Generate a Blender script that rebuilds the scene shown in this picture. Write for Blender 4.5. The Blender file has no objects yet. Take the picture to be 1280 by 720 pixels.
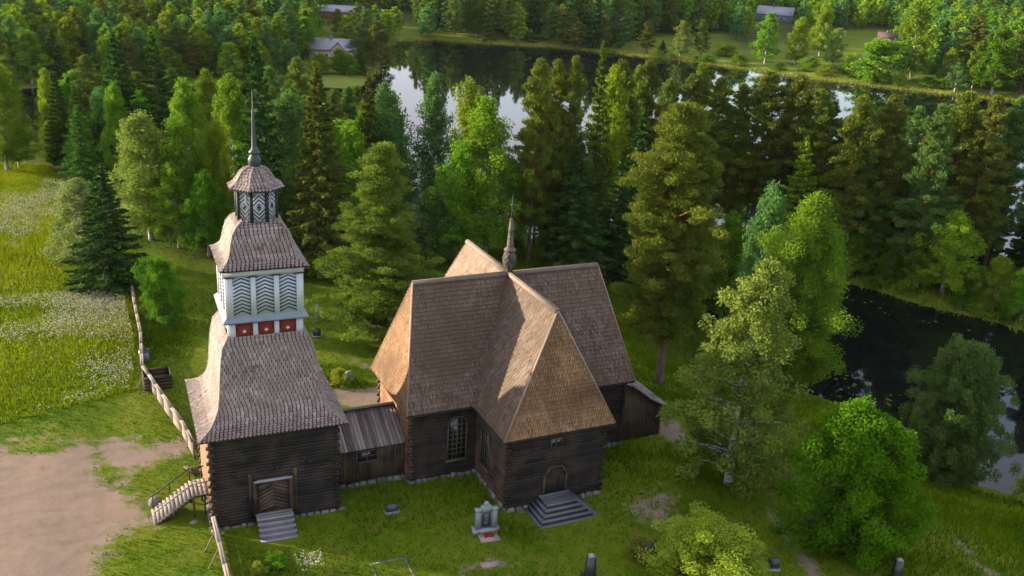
import bpy, math, random
import numpy as np
from mathutils import Matrix, Vector

PI = math.pi
S = bpy.context.scene
COL = S.collection
rng = np.random.default_rng(7)
random.seed(7)

# ------------------------------------------------------------------ camera
CAM = np.array([-28.497, -60.589, 37.238])
FPX, PITCH, ROLL, YAW = 1217.424, .35, -.055, -.444
_cp, _sp, _cy, _sy = math.cos(PITCH), math.sin(PITCH), math.cos(YAW), math.sin(YAW)
FW = np.array([-_sy * _cp, _cy * _cp, -_sp])
_rt = np.array([_cy, _sy, 0.])
_up = np.cross(_rt, FW)
RT = math.cos(ROLL) * _rt - math.sin(ROLL) * _up
UP = math.cos(ROLL) * _up + math.sin(ROLL) * _rt
cd = bpy.data.cameras.new("camera")
cam = bpy.data.objects.new("camera", cd)
COL.objects.link(cam)
cd.sensor_width = 36
cd.lens = FPX / 1280 * 36
cd.clip_end = 9000
cam.matrix_world = Matrix(((RT[0], UP[0], -FW[0], CAM[0]), (RT[1], UP[1], -FW[1], CAM[1]),
                           (RT[2], UP[2], -FW[2], CAM[2]), (0, 0, 0, 1)))
S.camera = cam

SUN_AZ, SUN_EL = 37, 12.5          # degrees north of west, above the horizon
_a, _e = math.radians(SUN_AZ), math.radians(SUN_EL)
TOSUN = Vector((-math.cos(_a) * math.cos(_e), math.sin(_a) * math.cos(_e), math.sin(_e)))
ld = bpy.data.lights.new("sun", 'SUN')
ld.energy = 4.5
ld.angle = math.radians(1.0)
ld.color = (1.0, .84, .62)
sun = bpy.data.objects.new("sun", ld)
COL.objects.link(sun)
sun.rotation_euler = TOSUN.to_track_quat('Z', 'Y').to_euler()
W = bpy.data.worlds.new("World")
S.world = W
W.use_nodes = True
sky = W.node_tree.nodes.new('ShaderNodeTexSky')
sky.sky_type = 'NISHITA'
sky.sun_disc = False
sky.sun_elevation = _e
sky.sun_rotation = math.radians(270 + SUN_AZ)
_t = W.node_tree
_tc = _t.nodes.new('ShaderNodeTexCoord')
_mp = _t.nodes.new('ShaderNodeMapping'); _mp.inputs['Scale'].default_value = (1, 1, 5)
_nz = _t.nodes.new('ShaderNodeTexNoise'); _nz.inputs['Scale'].default_value = 2.2; _nz.inputs['Detail'].default_value = 6
_rp = _t.nodes.new('ShaderNodeValToRGB')
_rp.color_ramp.elements[0].position = .36; _rp.color_ramp.elements[0].color = (.3, .3, .3, 1)
_rp.color_ramp.elements[1].position = .66; _rp.color_ramp.elements[1].color = (.85, .85, .85, 1)
_mx = _t.nodes.new('ShaderNodeMix'); _mx.data_type = 'RGBA'
_mx.inputs[7].default_value = (3.0, 2.75, 3.05, 1)          # thin lilac evening cloud
_t.links.new(_tc.outputs['Generated'], _mp.inputs[0]); _t.links.new(_mp.outputs[0], _nz.inputs['Vector'])
_t.links.new(_nz.outputs[0], _rp.inputs[0]); _t.links.new(_rp.outputs[0], _mx.inputs[0])
_t.links.new(sky.outputs[0], _mx.inputs[6])
W.node_tree.links.new(_mx.outputs[2], W.node_tree.nodes['Background'].inputs[0])
W.node_tree.nodes['Background'].inputs[1].default_value = .15
vs = S.view_settings
vs.view_transform = 'Standard'
vs.look = 'None'
vs.exposure = 1.7
vs.gamma = 1
cy = S.cycles
cy.max_bounces = 5
cy.diffuse_bounces = 3
cy.glossy_bounces = 2
cy.transmission_bounces = 2
cy.use_denoising = True
cy.caustics_reflective = cy.caustics_refractive = False
try:
    cy.denoiser = 'OPENIMAGEDENOISE'
except Exception:
    pass

# ------------------------------------------------------------------ land and water
LAKE = np.array([(-300, 172), (-80, 165), (-33, 158), (-10, 146), (4, 118), (12, 92), (27, 64), (45, 68), (62, 66), (90, 50),
        (101, 35), (113, 10), (128, -20), (150, -80), (190, -150), (560, -150), (420, 20), (310, 110), (243, 172),
        (211, 215), (192, 262), (158, 299), (118, 320), (114, 325), (95, 318), (78, 280), (62, 235), (48, 206),
        (25, 212), (1, 214), (-33, 214), (-80, 218), (-300, 232)], float)
CHAN = np.array([(39, 9), (43.4, 2), (40.8, -8.4), (43.6, -13.6), (55, -35), (75, -80), (90, -150), (150, -150), (125, -80),
        (105, -40), (90, -12), (77.4, 14), (71.5, 26), (67.6, 36.5), (61, 50), (53, 54), (47, 45), (41, 25)], float)


def sdf(poly, x, y):
    """distance to the outline, negative inside"""
    x = np.asarray(x, float); y = np.asarray(y, float)
    d = np.full(x.shape, 1e9); ins = np.zeros(x.shape, bool)
    n = len(poly)
    for i in range(n):
        ax, ay = poly[i]; bx, by = poly[(i + 1) % n]
        ex, ey = bx - ax, by - ay
        t = np.clip(((x - ax) * ex + (y - ay) * ey) / (ex * ex + ey * ey + 1e-12), 0, 1)
        d = np.minimum(d, (x - ax - t * ex) ** 2 + (y - ay - t * ey) ** 2)
        c = ((ay > y) != (by > y))
        with np.errstate(divide='ignore', invalid='ignore'):
            xi = ax + (y - ay) * ex / (ey if abs(ey) > 1e-12 else 1e-12)
        ins ^= c & (x < xi)
    d = np.sqrt(d)
    return np.where(ins, -d, d)


def sst(t):
    t = np.clip(t, 0, 1)
    return t * t * (3 - 2 * t)


def wob(x, y):
    return (np.sin(x * .31 + 1.3 * np.sin(y * .17)) * np.cos(y * .27 + np.sin(x * .21)) + .5 * np.sin(x * .83 + y * .57) * np.cos(y * .71 - x * .2))


def water_d(x, y):
    wb = .5 * np.sin(x * .5 + y * .3) + .4 * np.sin(x * .17 - y * .43)
    return np.minimum(sdf(LAKE, x, y), sdf(CHAN, x, y)) + wb


def height(x, y):
    x = np.asarray(x, float); y = np.asarray(y, float)
    d = water_d(x, y)
    spit = sst((x - 46) / 12) * sst((195 - y) / 20) * (x < 155)
    far = np.maximum(sst((y - 180) / 18), sst((x - 150) / 40))
    head = -6 + 6.15 * sst((d + 1) / 29)
    sp = -6 + 2.0 * sst((d + .5) / 12)
    hills = 5 * np.sin(x * .011 + .7) * np.sin(y * .009) + 9 * np.sin(x * .0037 + 2) * np.cos(y * .0031)
    fa = -6 + 1.2 * sst(d / 8) + .034 * np.maximum(d - 8, 0) + hills * sst((d - 60) / 200)
    h = head * (1 - spit) + sp * spit
    h = h * (1 - far) + fa * far
    clear = sst((np.hypot((x + 7) / 1.6, y + 1) - 9) / 8)
    h = h + .13 * wob(x * .9, y * .9) * clear * sst(d / 6)
    h = np.where(d < 0, -6 - np.minimum(-d * .25, 2.5), np.maximum(h, -5.96))
    return h


def hgt(x, y):
    return float(height(np.array([x]), np.array([y]))[0])


def at(u, v, z=None):
    """photo pixel -> point on the ground (or on the level z)"""
    d = FW * FPX + RT * (u - 640) - UP * (v - 360)
    zz = 0. if z is None else z
    for _ in range(1 if z is not None else 12):
        p = CAM + d * ((zz - CAM[2]) / d[2])
        if z is None:
            zz = .5 * zz + .5 * hgt(p[0], p[1])
    return p


def project(p):
    d = np.asarray(p, float) - CAM
    z = d @ FW
    return 640 + FPX * (d @ RT) / z, 360 - FPX * (d @ UP) / z, z


def at_top(u, v, h):
    """where a thing of height h must stand for its top to be seen at (u, v)"""
    d = FW * FPX + RT * (u - 640) - UP * (v - 360)
    d = d / np.hypot(d[0], d[1])
    s = np.linspace(45, 1500, 2400)
    P = CAM[None] + d[None] * s[:, None]
    f = P[:, 2] - height(P[:, 0], P[:, 1]) - h
    k = np.argmax(f < 0)
    return P[k], s[k]


# ------------------------------------------------------------------ objects
ORG = {}


def tag(o, label=None, cat=None, group=None, kind=None):
    if label: o['label'] = label
    if cat: o['category'] = cat
    if group: o['group'] = group
    if kind: o['kind'] = kind
    return o


def empty(name, loc, label=None, cat=None, group=None, rz=0.):
    o = bpy.data.objects.new(name, None)
    o.empty_display_size = .5
    COL.objects.link(o)
    o.location = loc
    o.rotation_euler.z = rz
    ORG[o] = np.array(loc, float)
    return tag(o, label, cat, group)


def build_mesh(name, V, loops, starts, tint=None, mats=(), matidx=None, smooth=False):
    me = bpy.data.meshes.new(name)
    V = np.asarray(V, np.float32)
    loops = np.asarray(loops, np.int32); starts = np.asarray(starts, np.int32)
    me.vertices.add(len(V)); me.loops.add(len(loops)); me.polygons.add(len(starts))
    me.vertices.foreach_set("co", V.ravel())
    me.loops.foreach_set("vertex_index", loops)
    me.polygons.foreach_set("loop_start", starts)
    if tint is not None:
        a = me.attributes.new("tint", 'FLOAT', 'FACE')
        a.data.foreach_set("value", np.asarray(tint, np.float32))
    for m in mats: me.materials.append(m)
    if matidx is not None:
        me.polygons.foreach_set("material_index", np.asarray(matidx, np.int32))
    if smooth:
        me.polygons.foreach_set("use_smooth", np.ones(len(starts), bool))
    me.update(calc_edges=True)
    me.validate()
    return me


class MB:
    def __init__(s):
        s.v = []; s.f = []; s.t = []; s.m = []

    def face(s, pts, tint=.5, mi=0):
        b = len(s.v)
        s.v.extend([tuple(p) for p in pts]); s.f.append(list(range(b, b + len(pts)))); s.t.append(tint); s.m.append(mi)

    def add(s, verts, faces, tint=None, mi=0):
        b = len(s.v)
        t = random.random() if tint is None else tint
        s.v.extend([tuple(p) for p in verts])
        for f in faces:
            s.f.append([b + i for i in f]); s.t.append(t); s.m.append(mi)

    def hexa(s, p, tint=None, mi=0):
        """eight corners: bottom four counter-clockwise, then the top four"""
        s.add(p, [(3, 2, 1, 0), (4, 5, 6, 7), (0, 1, 5, 4), (1, 2, 6, 5), (2, 3, 7, 6), (3, 0, 4, 7)], tint, mi)

    def box(s, x0, x1, y0, y1, z0, z1, tint=None, mi=0, tf=None):
        p = [(x0, y0, z0), (x1, y0, z0), (x1, y1, z0), (x0, y1, z0), (x0, y0, z1), (x1, y0, z1), (x1, y1, z1), (x0, y1, z1)]
        if tf: p = [tf(*q) for q in p]
        s.hexa(p, tint, mi)

    def beam(s, a, b, w, h, tint=None, mi=0, upv=(0, 0, 1)):
        a = np.array(a, float); b = np.array(b, float)
        d = b - a; d /= np.linalg.norm(d)
        r = np.cross(d, upv); n = np.linalg.norm(r)
        r = r / n if n > 1e-6 else np.array([1., 0, 0])
        u = np.cross(r, d)
        c = lambda p, i, j: p + r * i * w / 2 + u * j * h / 2
        s.hexa([c(a, -1, -1), c(a, 1, -1), c(b, 1, -1), c(b, -1, -1), c(a, -1, 1), c(a, 1, 1), c(b, 1, 1), c(b, -1, 1)], tint, mi)

    def tube(s, pts, rad, n=8, tint=None, mi=0, cap=True):
        pts = [np.array(p, float) for p in pts]
        V = []; F = []
        for i, p in enumerate(pts):
            d = pts[min(i + 1, len(pts) - 1)] - pts[max(i - 1, 0)]
            d = d / (np.linalg.norm(d) + 1e-9)
            r = np.cross(d, (0, 0, 1.) if abs(d[2]) < .9 else (1., 0, 0)); r /= np.linalg.norm(r)
            q = np.cross(d, r)
            for k in range(n):
                a = 2 * PI * k / n
                V.append(p + (r * math.cos(a) + q * math.sin(a)) * rad[i])
        for i in range(len(pts) - 1):
            for k in range(n):
                F.append((i * n + k, i * n + (k + 1) % n, (i + 1) * n + (k + 1) % n, (i + 1) * n + k))
        if cap:
            F.append(tuple(range(n))[::-1]); F.append(tuple((len(pts) - 1) * n + k for k in range(n)))
        s.add(V, F, tint, mi)

    def lathe(s, cx, cy_, prof, n=16, tint=.5, mi=0):
        V = []; F = []
        for r, z in prof:
            for k in range(n):
                a = 2 * PI * (k + .5) / n
                V.append((cx + r * math.cos(a), cy_ + r * math.sin(a), z))
        for i in range(len(prof) - 1):
            for k in range(n):
                F.append((i * n + k, i * n + (k + 1) % n, (i + 1) * n + (k + 1) % n, (i + 1) * n + k))
        F.append(tuple((len(prof) - 1) * n + k for k in range(n)))
        s.add(V, F, tint, mi)

    def prism(s, poly, fr, d0, d1, tint=None, mi=0):
        """polygon in a wall frame (a, z), from depth d0 out to d1"""
        n = len(poly)
        V = [fr(a, z, d0) for a, z in poly] + [fr(a, z, d1) for a, z in poly]
        F = [tuple(range(n))[::-1], tuple(range(n, 2 * n))] + [(i, (i + 1) % n, n + (i + 1) % n, n + i) for i in range(n)]
        s.add(V, F, tint, mi)

    def rect(s, fr, a0, a1, z0, z1, d0, d1, tint=None, mi=0):
        s.prism([(a0, z0), (a1, z0), (a1, z1), (a0, z1)], fr, d0, d1, tint, mi)

    def build(s, name, mats, parent=None, smooth=False):
        if not isinstance(mats, (list, tuple)): mats = [mats]
        o0 = ORG.get(parent, np.zeros(3)) if parent is not None else np.zeros(3)
        V = np.array(s.v, float) - o0
        loops = [i for f in s.f for i in f]
        starts = np.cumsum([0] + [len(f) for f in s.f[:-1]])
        me = build_mesh(name, V, loops, starts, s.t, mats, s.m, smooth)
        o = bpy.data.objects.new(name, me)
        COL.objects.link(o)
        if parent is not None:
            o.parent = parent
        ORG[o] = o0
        return o


def frame(org, n):
    """wall frame: a runs to the right seen from outside, d outwards"""
    org = np.array(org, float); n = np.array((n[0], n[1], 0.), float); n /= np.linalg.norm(n)
    r = np.array((-n[1], n[0], 0.))
    return lambda a, z, d=0.: org + r * a + n * d + np.array((0, 0, z))


# ------------------------------------------------------------------ materials
class NT:
    def __init__(s, name):
        m = bpy.data.materials.new(name); m.use_nodes = True
        s.m = m; s.t = m.node_tree; s.t.nodes.clear()
        s.out = s.n('ShaderNodeOutputMaterial')

    def n(s, typ, **kw):
        nd = s.t.nodes.new(typ)
        for k, v in kw.items():
            if k.startswith('i_'):
                nd.inputs[int(k[2:]) if k[2:].isdigit() else k[2:].replace('_', ' ')].default_value = v
            else:
                setattr(nd, k, v)
        return nd

    def l(s, a, b, ia=0, ib=0):
        s.t.links.new(a.outputs[ia], b.inputs[ib])

    def mix(s, fac, a, b, mode='MIX'):
        nd = s.n('ShaderNodeMix', data_type='RGBA', blend_type=mode)
        for sock, val in ((0, fac), (6, a), (7, b)):
            if isinstance(val, tuple) and hasattr(val[0], 'outputs'):
                s.t.links.new(val[0].outputs[val[1]], nd.inputs[sock])
            elif hasattr(val, 'outputs'):
                s.t.links.new(val.outputs[0], nd.inputs[sock])
            elif isinstance(val, tuple):
                nd.inputs[sock].default_value = (*val[:3], 1)
            else:
                nd.inputs[sock].default_value = val
        return (nd, 2)

    def noise(s, scale, detail=4, vec=None, rough=.55, dist=0.):
        nd = s.n('ShaderNodeTexNoise')
        nd.inputs['Scale'].default_value = scale; nd.inputs['Detail'].default_value = detail
        nd.inputs['Roughness'].default_value = rough; nd.inputs['Distortion'].default_value = dist
        if vec is not None: s.t.links.new(vec[0].outputs[vec[1]], nd.inputs['Vector'])
        return nd

    def ramp(s, src, stops):
        r = s.n('ShaderNodeValToRGB')
        if not isinstance(src, tuple): src = (src, 0)
        s.t.links.new(src[0].outputs[src[1]], r.inputs[0])
        el = r.color_ramp.elements
        while len(el) < len(stops): el.new(.5)
        for e, (p, c) in zip(el, stops):
            e.position = p; e.color = (*c, 1) if len(c) == 3 else c
        return r

    def coords(s, scale=(1, 1, 1), which=3):
        tc = s.n('ShaderNodeTexCoord'); mp = s.n('ShaderNodeMapping')
        mp.inputs['Scale'].default_value = scale
        s.l(tc, mp, which, 0)
        return (mp, 0)

    def finish(s, col, rough=.85, bump=None, bstr=.3, bdist=.05, spec=.3, metal=0.):
        b = s.n('ShaderNodeBsdfPrincipled')
        if isinstance(col, tuple) and hasattr(col[0], 'outputs'): s.t.links.new(col[0].outputs[col[1]], b.inputs['Base Color'])
        elif hasattr(col, 'outputs'): s.l(col, b)
        else: b.inputs['Base Color'].default_value = (*col, 1)
        b.inputs['Roughness'].default_value = rough
        b.inputs['Specular IOR Level'].default_value = spec
        b.inputs['Metallic'].default_value = metal
        if bump is not None:
            bp = s.n('ShaderNodeBump'); bp.inputs['Strength'].default_value = bstr; bp.inputs['Distance'].default_value = bdist
            s.l(bump, bp, 0, 2); s.l(bp, b, 0, b.inputs.find('Normal'))
        s.l(b, s.out)
        return s.m


def tinted(name, lo, hi, scale=(1, 1, 1), nscale=3., rough=.85, dirt=None, dscale=.5, spec=.25, bstr=.25):
    """colour runs from lo to hi with each face's own tint and a stretched grain"""
    t = NT(name)
    at_ = t.n('ShaderNodeAttribute', attribute_name='tint')
    v = t.coords(scale)
    nz = t.noise(nscale, 5, v)
    ma = t.n('ShaderNodeMath', operation='MULTIPLY_ADD'); ma.inputs[1].default_value = .55; t.l(nz, ma); 
    mb = t.n('ShaderNodeMath', operation='MULTIPLY'); mb.inputs[1].default_value = .5; t.l(at_, mb, 2, 0); t.l(mb, ma, 0, 2)
    r = t.ramp(ma, [(.25, lo), (.8, hi)])
    col = r
    if dirt:
        n2 = t.noise(dscale, 4, t.coords())
        r2 = t.ramp(n2, [(.42, (0, 0, 0)), (.68, (1, 1, 1))])
        col = t.mix(r2, col, dirt)
    return t.finish(col, rough, nz, bstr, .03, spec)


M = {}
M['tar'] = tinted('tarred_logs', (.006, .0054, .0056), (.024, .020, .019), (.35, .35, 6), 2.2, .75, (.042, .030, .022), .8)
M['log_west'] = tinted('sunlit_orange_logs', (.15, .068, .034), (.32, .18, .095), (.5, .5, 7), 2., .85, (.14, .07, .04), .7)  # orange logs for west walls, sunlit brightness put into the colour
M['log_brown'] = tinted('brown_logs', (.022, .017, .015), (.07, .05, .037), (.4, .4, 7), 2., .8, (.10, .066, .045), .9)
M['log_pale'] = tinted('pale_logs', (.26, .17, .10), (.42, .3, .2), (.4, .4, 7), 2.)  # back arm's west wall, its sunlit look carried by a paler log colour
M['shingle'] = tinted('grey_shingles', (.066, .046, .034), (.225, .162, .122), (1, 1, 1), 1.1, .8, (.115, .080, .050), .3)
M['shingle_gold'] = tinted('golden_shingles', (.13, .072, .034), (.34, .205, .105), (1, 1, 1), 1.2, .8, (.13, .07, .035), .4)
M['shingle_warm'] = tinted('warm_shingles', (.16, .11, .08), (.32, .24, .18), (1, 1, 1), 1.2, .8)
M['scale'] = tinted('tower_shingles', (.125, .098, .088), (.365, .302, .278), (1, 1, 1), 1.3, .75, (.20, .155, .14), .45)
M['roof_under'] = NT('roof_boarding').finish((.03, .024, .022), .9)
M['ridge'] = tinted('ridge_boards', (.12, .092, .078), (.24, .19, .16), (1, 1, 1), 2.)
M['gallery_roof'] = tinted('weathered_roof_boards', (.075, .064, .060), (.29, .245, .228), (3, .5, .5), 2.2, .8)
M['board_dark'] = tinted('tarred_boards', (.012, .012, .012), (.055, .045, .036), (6, 6, .3), 2., .75, (.10, .066, .035), .8)
M['white'] = tinted('white_paint', (.37, .405, .455), (.50, .54, .595), (1, 1, .6), 3., .6)
M['chevron'] = NT('dark_blue_paint').finish((.02, .038, .05), .6)
M['sill'] = tinted('blue_grey_paint', (.14, .175, .20), (.22, .265, .30), (1, 1, 1), 2., .6)
M['red'] = tinted('red_ochre_paint', (.13, .017, .011), (.21, .032, .019), (1, 1, 1), 3., .7)
M['black'] = NT('black_paint').finish((.014, .018, .022), .6)
M['lead'] = tinted('lead_grey_paint', (.028, .040, .047), (.060, .078, .088), (1, 1, 1), 2., .5)
M['maroon'] = NT('maroon_paint').finish((.09, .035, .035), .7)
M['ochre'] = NT('ochre_edge').finish((.30, .2, .07), .8)
M['stone'] = tinted('foundation_stone', (.075, .072, .068), (.215, .205, .19), (1, 1, 1), 2.5, .9)
M['plank'] = tinted('grey_planks', (.15, .135, .13), (.34, .305, .29), (2, 2, .7), 2.5, .8)
M['step_dark'] = tinted('dark_step_planks', (.055, .06, .072), (.135, .14, .16), (1, 4, 1), 2., .7)
M['step'] = tinted('step_planks', (.13, .125, .14), (.26, .25, .265), (1, 4, 1), 2., .75)
M['fence'] = tinted('fence_boards', (.12, .097, .08), (.265, .222, .185), (1.5, .4, 5), 2., .85)
M['stair'] = tinted('stair_planks', (.10, .09, .085), (.25, .222, .205), (2, 2, .7), 2.5, .8)
M['granite'] = tinted('grey_granite', (.14, .165, .18), (.25, .28, .30), (1, 1, 1), 12., .55)
M['darkgranite'] = tinted('dark_granite', (.018, .022, .028), (.05, .056, .066), (1, 1, 1), 9., .35, spec=.5)
M['pinkstone'] = tinted('pink_slab', (.22, .16, .15), (.34, .26, .24), (1, 1, 1), 6., .8)
M['spire_wood'] = tinted('old_spire_shingles', (.035, .028, .025), (.13, .105, .09), (1, 1, 1), 1.5, .8)
M['lattice'] = NT('window_bars').finish((.075, .062, .05), .7)
M['glass'] = NT('old_glass').finish((.012, .014, .016), .08, spec=.7)
M['lintel'] = NT('pale_lintel').finish((.24, .26, .27), .5)
M['herring'] = tinted('herringbone_door', (.022, .02, .019), (.11, .072, .048), (1, 1, 1), 2.5, .7)
M['pinewood'] = NT('pine_red_trunk')


def bark(name, lo, hi, sc=(3, 3, .8)):
    t = NT(name)
    nz = t.noise(2.5, 4, t.coords(sc))
    return t.finish(t.ramp(nz, [(.35, lo), (.65, hi)]), .9, nz, .5, .05, .15)


def pine_bark():
    t = NT('pine_bark')
    tc = t.n('ShaderNodeTexCoord'); sp = t.n('ShaderNodeSeparateXYZ'); t.l(tc, sp, 3, 0)
    mr = t.n('ShaderNodeMapRange'); mr.inputs[1].default_value = 4; mr.inputs[2].default_value = 11; t.l(sp, mr, 2, 0)
    nz = t.noise(2.5, 4, t.coords((3, 3, .8)))
    a = t.ramp(nz, [(.35, (.07, .045, .035)), (.65, (.16, .11, .085))])
    b = t.ramp(nz, [(.35, (.20, .08, .03)), (.65, (.34, .16, .07))])
    return t.finish(t.mix(mr, a, b), .9, nz, .5, .05, .15)


def birch_bark():
    t = NT('birch_bark')
    nz = t.noise(3, 4, t.coords((1.5, 1.5, 2.5)))
    return t.finish(t.ramp(nz, [(.40, (.05, .045, .04)), (.52, (.42, .40, .37))]), .7, nz, .2, .02, .2)


M['pinebark'] = pine_bark()
M['birchbark'] = birch_bark()
M['sprucebark'] = bark('spruce_bark', (.05, .04, .033), (.13, .105, .09))


def leaf(name, c, c2, trans=.3):
    t = NT(name)
    at_ = t.n('ShaderNodeAttribute', attribute_name='tint')
    oi = t.n('ShaderNodeObjectInfo')
    col = t.mix((at_, 2), c, c2)
    hs = t.n('ShaderNodeHueSaturation')
    mr = t.n('ShaderNodeMapRange'); mr.inputs[3].default_value = .485; mr.inputs[4].default_value = .515; t.l(oi, mr, 5, 0); t.l(mr, hs, 0, 0)
    mv = t.n('ShaderNodeMapRange'); mv.inputs[3].default_value = .82; mv.inputs[4].default_value = 1.18; t.l(oi, mv, 5, 0); t.l(mv, hs, 0, 2)
    t.t.links.new(col[0].outputs[2], hs.inputs[4])
    d = t.n('ShaderNodeBsdfDiffuse'); tr = t.n('ShaderNodeBsdfTranslucent'); mx = t.n('ShaderNodeMixShader')
    mx.inputs[0].default_value = trans
    t.l(hs, d); t.l(hs, tr); t.l(d, mx, 0, 1); t.l(tr, mx, 0, 2)
    t.l(mx, t.out)
    return t.m


L = {
    'pine': leaf('pine_needles', (.080, .130, .018), (.178, .222, .030), .24),
    'pine_green': leaf('green_pine_needles', (.068, .150, .036), (.130, .22, .050), .3),
    'pine_brown': leaf('brownish_pine_needles', (.078, .118, .020), (.165, .198, .034), .24),
    'spruce': leaf('spruce_needles', (.022, .060, .014), (.056, .116, .022), .15),
    'spruce_brown': leaf('brownish_spruce_needles', (.062, .098, .016), (.130, .165, .024), .22),
    'spruce_light': leaf('light_spruce_needles', (.055, .130, .016), (.10, .20, .024), .22),
    'larch': leaf('larch_needles', (.13, .23, .014), (.22, .32, .020), .33),
    'birch': leaf('birch_leaves', (.096, .195, .014), (.185, .30, .022), .4),
    'birch_teal': leaf('blue_green_birch_leaves', (.066, .155, .040), (.120, .235, .056), .38),
    'birch_yellow': leaf('yellow_birch_leaves', (.145, .235, .014), (.25, .335, .022), .38),
    'birch_pale': leaf('pale_birch_leaves', (.145, .24, .036), (.25, .345, .065), .42),
    'maple': leaf('maple_leaves', (.050, .138, .006), (.108, .225, .010), .38),
    'bush': leaf('bush_leaves', (.058, .150, .009), (.115, .24, .015), .33),
    'bush_yellow': leaf('yellow_bush_leaves', (.19, .26, .022), (.32, .38, .04), .4),
    'blossom': leaf('blossoming_leaves', (.15, .24, .05), (.31, .39, .14), .38),
    'bush_gold': leaf('golden_bush_leaves', (.14, .15, .02), (.24, .23, .04), .3),
}


def grass_ground():
    t = NT('ground_cover')
    co = t.coords()
    dirt = t.n('ShaderNodeAttribute', attribute_name='dirt')
    mead = t.n('ShaderNodeAttribute', attribute_name='meadow')
    reed = t.n('ShaderNodeAttribute', attribute_name='reed')
    wood = t.n('ShaderNodeAttribute', attribute_name='wood')
    big = t.noise(.12, 5, co); mid = t.noise(1.1, 6, co, .65); fine = t.noise(9, 6, co, .7)
    g = t.ramp(big, [(.35, (.038, .094, .002)), (.65, (.106, .158, .004))])
    g = t.mix(t.ramp(mid, [(.35, (0, 0, 0)), (.7, (.75, .75, .75))]), g, (.14, .165, .010))
    g = t.mix(t.ramp(fine, [(.45, (0, 0, 0)), (.75, (.6, .6, .6))]), g, (.028, .066, .003))
    mm = t.ramp(mid, [(.3, (.10, .17, .004)), (.7, (.22, .255, .014))])
    patchy = t.noise(.33, 5, co, .6)
    g = t.mix(t.ramp(patchy, [(.46, (0, 0, 0)), (.70, (.7, .7, .7))]), g, (.15, .15, .016))
    g = t.mix((mead, 2), g, mm)
    g = t.mix((reed, 2), g, t.ramp(fine, [(.3, (.12, .17, .02)), (.7, (.23, .25, .05))]))
    g = t.mix((wood, 2), g, t.ramp(fine, [(.3, (.020, .028, .008)), (.7, (.05, .055, .018))]))
    dn = t.n('ShaderNodeMath', operation='MULTIPLY_ADD'); dn.inputs[1].default_value = 2.0; 
    sub = t.n('ShaderNodeMath', operation='SUBTRACT'); sub.inputs[1].default_value = .5
    t.l(mid, sub); t.l(sub, dn); t.l(dirt, dn, 2, 2)
    fn = t.n('ShaderNodeMath', operation='MULTIPLY_ADD'); fn.inputs[1].default_value = .5
    sub2 = t.n('ShaderNodeMath', operation='SUBTRACT'); sub2.inputs[1].default_value = .5
    t.l(fine, sub2); t.l(sub2, fn); t.l(dn, fn, 0, 2)
    fac = t.ramp(fn, [(.30, (0, 0, 0)), (.72, (1, 1, 1))])
    sand = t.ramp(mid, [(.25, (.16, .114, .082)), (.75, (.245, .180, .132))])
    sand = t.mix(t.ramp(fine, [(.4, (0, 0, 0)), (.8, (.5, .5, .5))]), sand, (.16, .12, .09))
    peb = t.noise(26, 3, co, .8)
    sand = t.mix(t.ramp(peb, [(.52, (0, 0, 0)), (.66, (.55, .55, .55))]), sand, (.40, .34, .29))
    sand = t.mix(t.ramp(peb, [(.30, (.6, .6, .6)), (.44, (0, 0, 0))]), sand, (.09, .068, .055))
    trk = t.noise(.55, 3, t.coords((.25, 1.6, 1)), .5, .6)
    sand = t.mix(t.ramp(trk, [(.55, (0, 0, 0)), (.72, (.4, .4, .4))]), sand, (.13, .10, .075))
    return t.finish(t.mix(fac, g, sand), .95, fine, .6, .12, .1)


M['ground'] = grass_ground()


def water_mat():
    t = NT('dark_water')
    nz = t.noise(.9, 3, t.coords((1, 1, 1)), .5)
    b = t.n('ShaderNodeBsdfPrincipled')
    b.inputs['Base Color'].default_value = (.004, .005, .005, 1)
    b.inputs['Roughness'].default_value = .03
    b.inputs['IOR'].default_value = 1.34
    bp = t.n('ShaderNodeBump'); bp.inputs['Strength'].default_value = .09; bp.inputs['Distance'].default_value = .08
    t.l(nz, bp, 0, 2); t.l(bp, b, 0, b.inputs.find('Normal'))
    t.l(b, t.out)
    return t.m


M['water'] = water_mat()

# ------------------------------------------------------------------ ground sheet
def pix(poly):
    return np.array([at(u, v, 0.)[:2] for u, v in poly])


YARD = pix([(-60, 565), (30, 553), (95, 556), (150, 548), (190, 560), (225, 553), (238, 562), (215, 574), (165, 592), (140, 590), (152, 612), (172, 628), (190, 640), (188, 654), (160, 662), (142, 672), (126, 704), (95, 790), (-120, 800)])
PATHS = [pix([(192, 556), (235, 552), (240, 563), (200, 568)]),
         pix([(416, 486), (440, 490), (480, 483), (500, 490), (505, 512), (440, 512), (418, 505)]),
         pix([(822, 520), (845, 525), (862, 552), (842, 556), (824, 545)]),
         pix([(775, 632), (835, 610), (850, 640), (832, 668), (800, 655)]),
         pix([(958, 640), (975, 652), (1030, 724), (1010, 726)]),
         pix([(572, 706), (632, 702), (640, 716), (575, 718)]),
         pix([(655, 640), (668, 645), (672, 655), (655, 650)])]
PATHS_SOFT = [pix([(440, 447), (480, 462), (470, 468), (436, 455)]), pix([(1185, 655), (1195, 655), (1260, 725), (1235, 725)])]
MEADOW = pix([(-300, 560), (0, 533), (90, 512), (168, 488), (172, 440), (168, 400), (160, 365), (100, 350), (92, 300), (85, 230), (60, 205), (0, 205), (-300, 215)])
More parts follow.
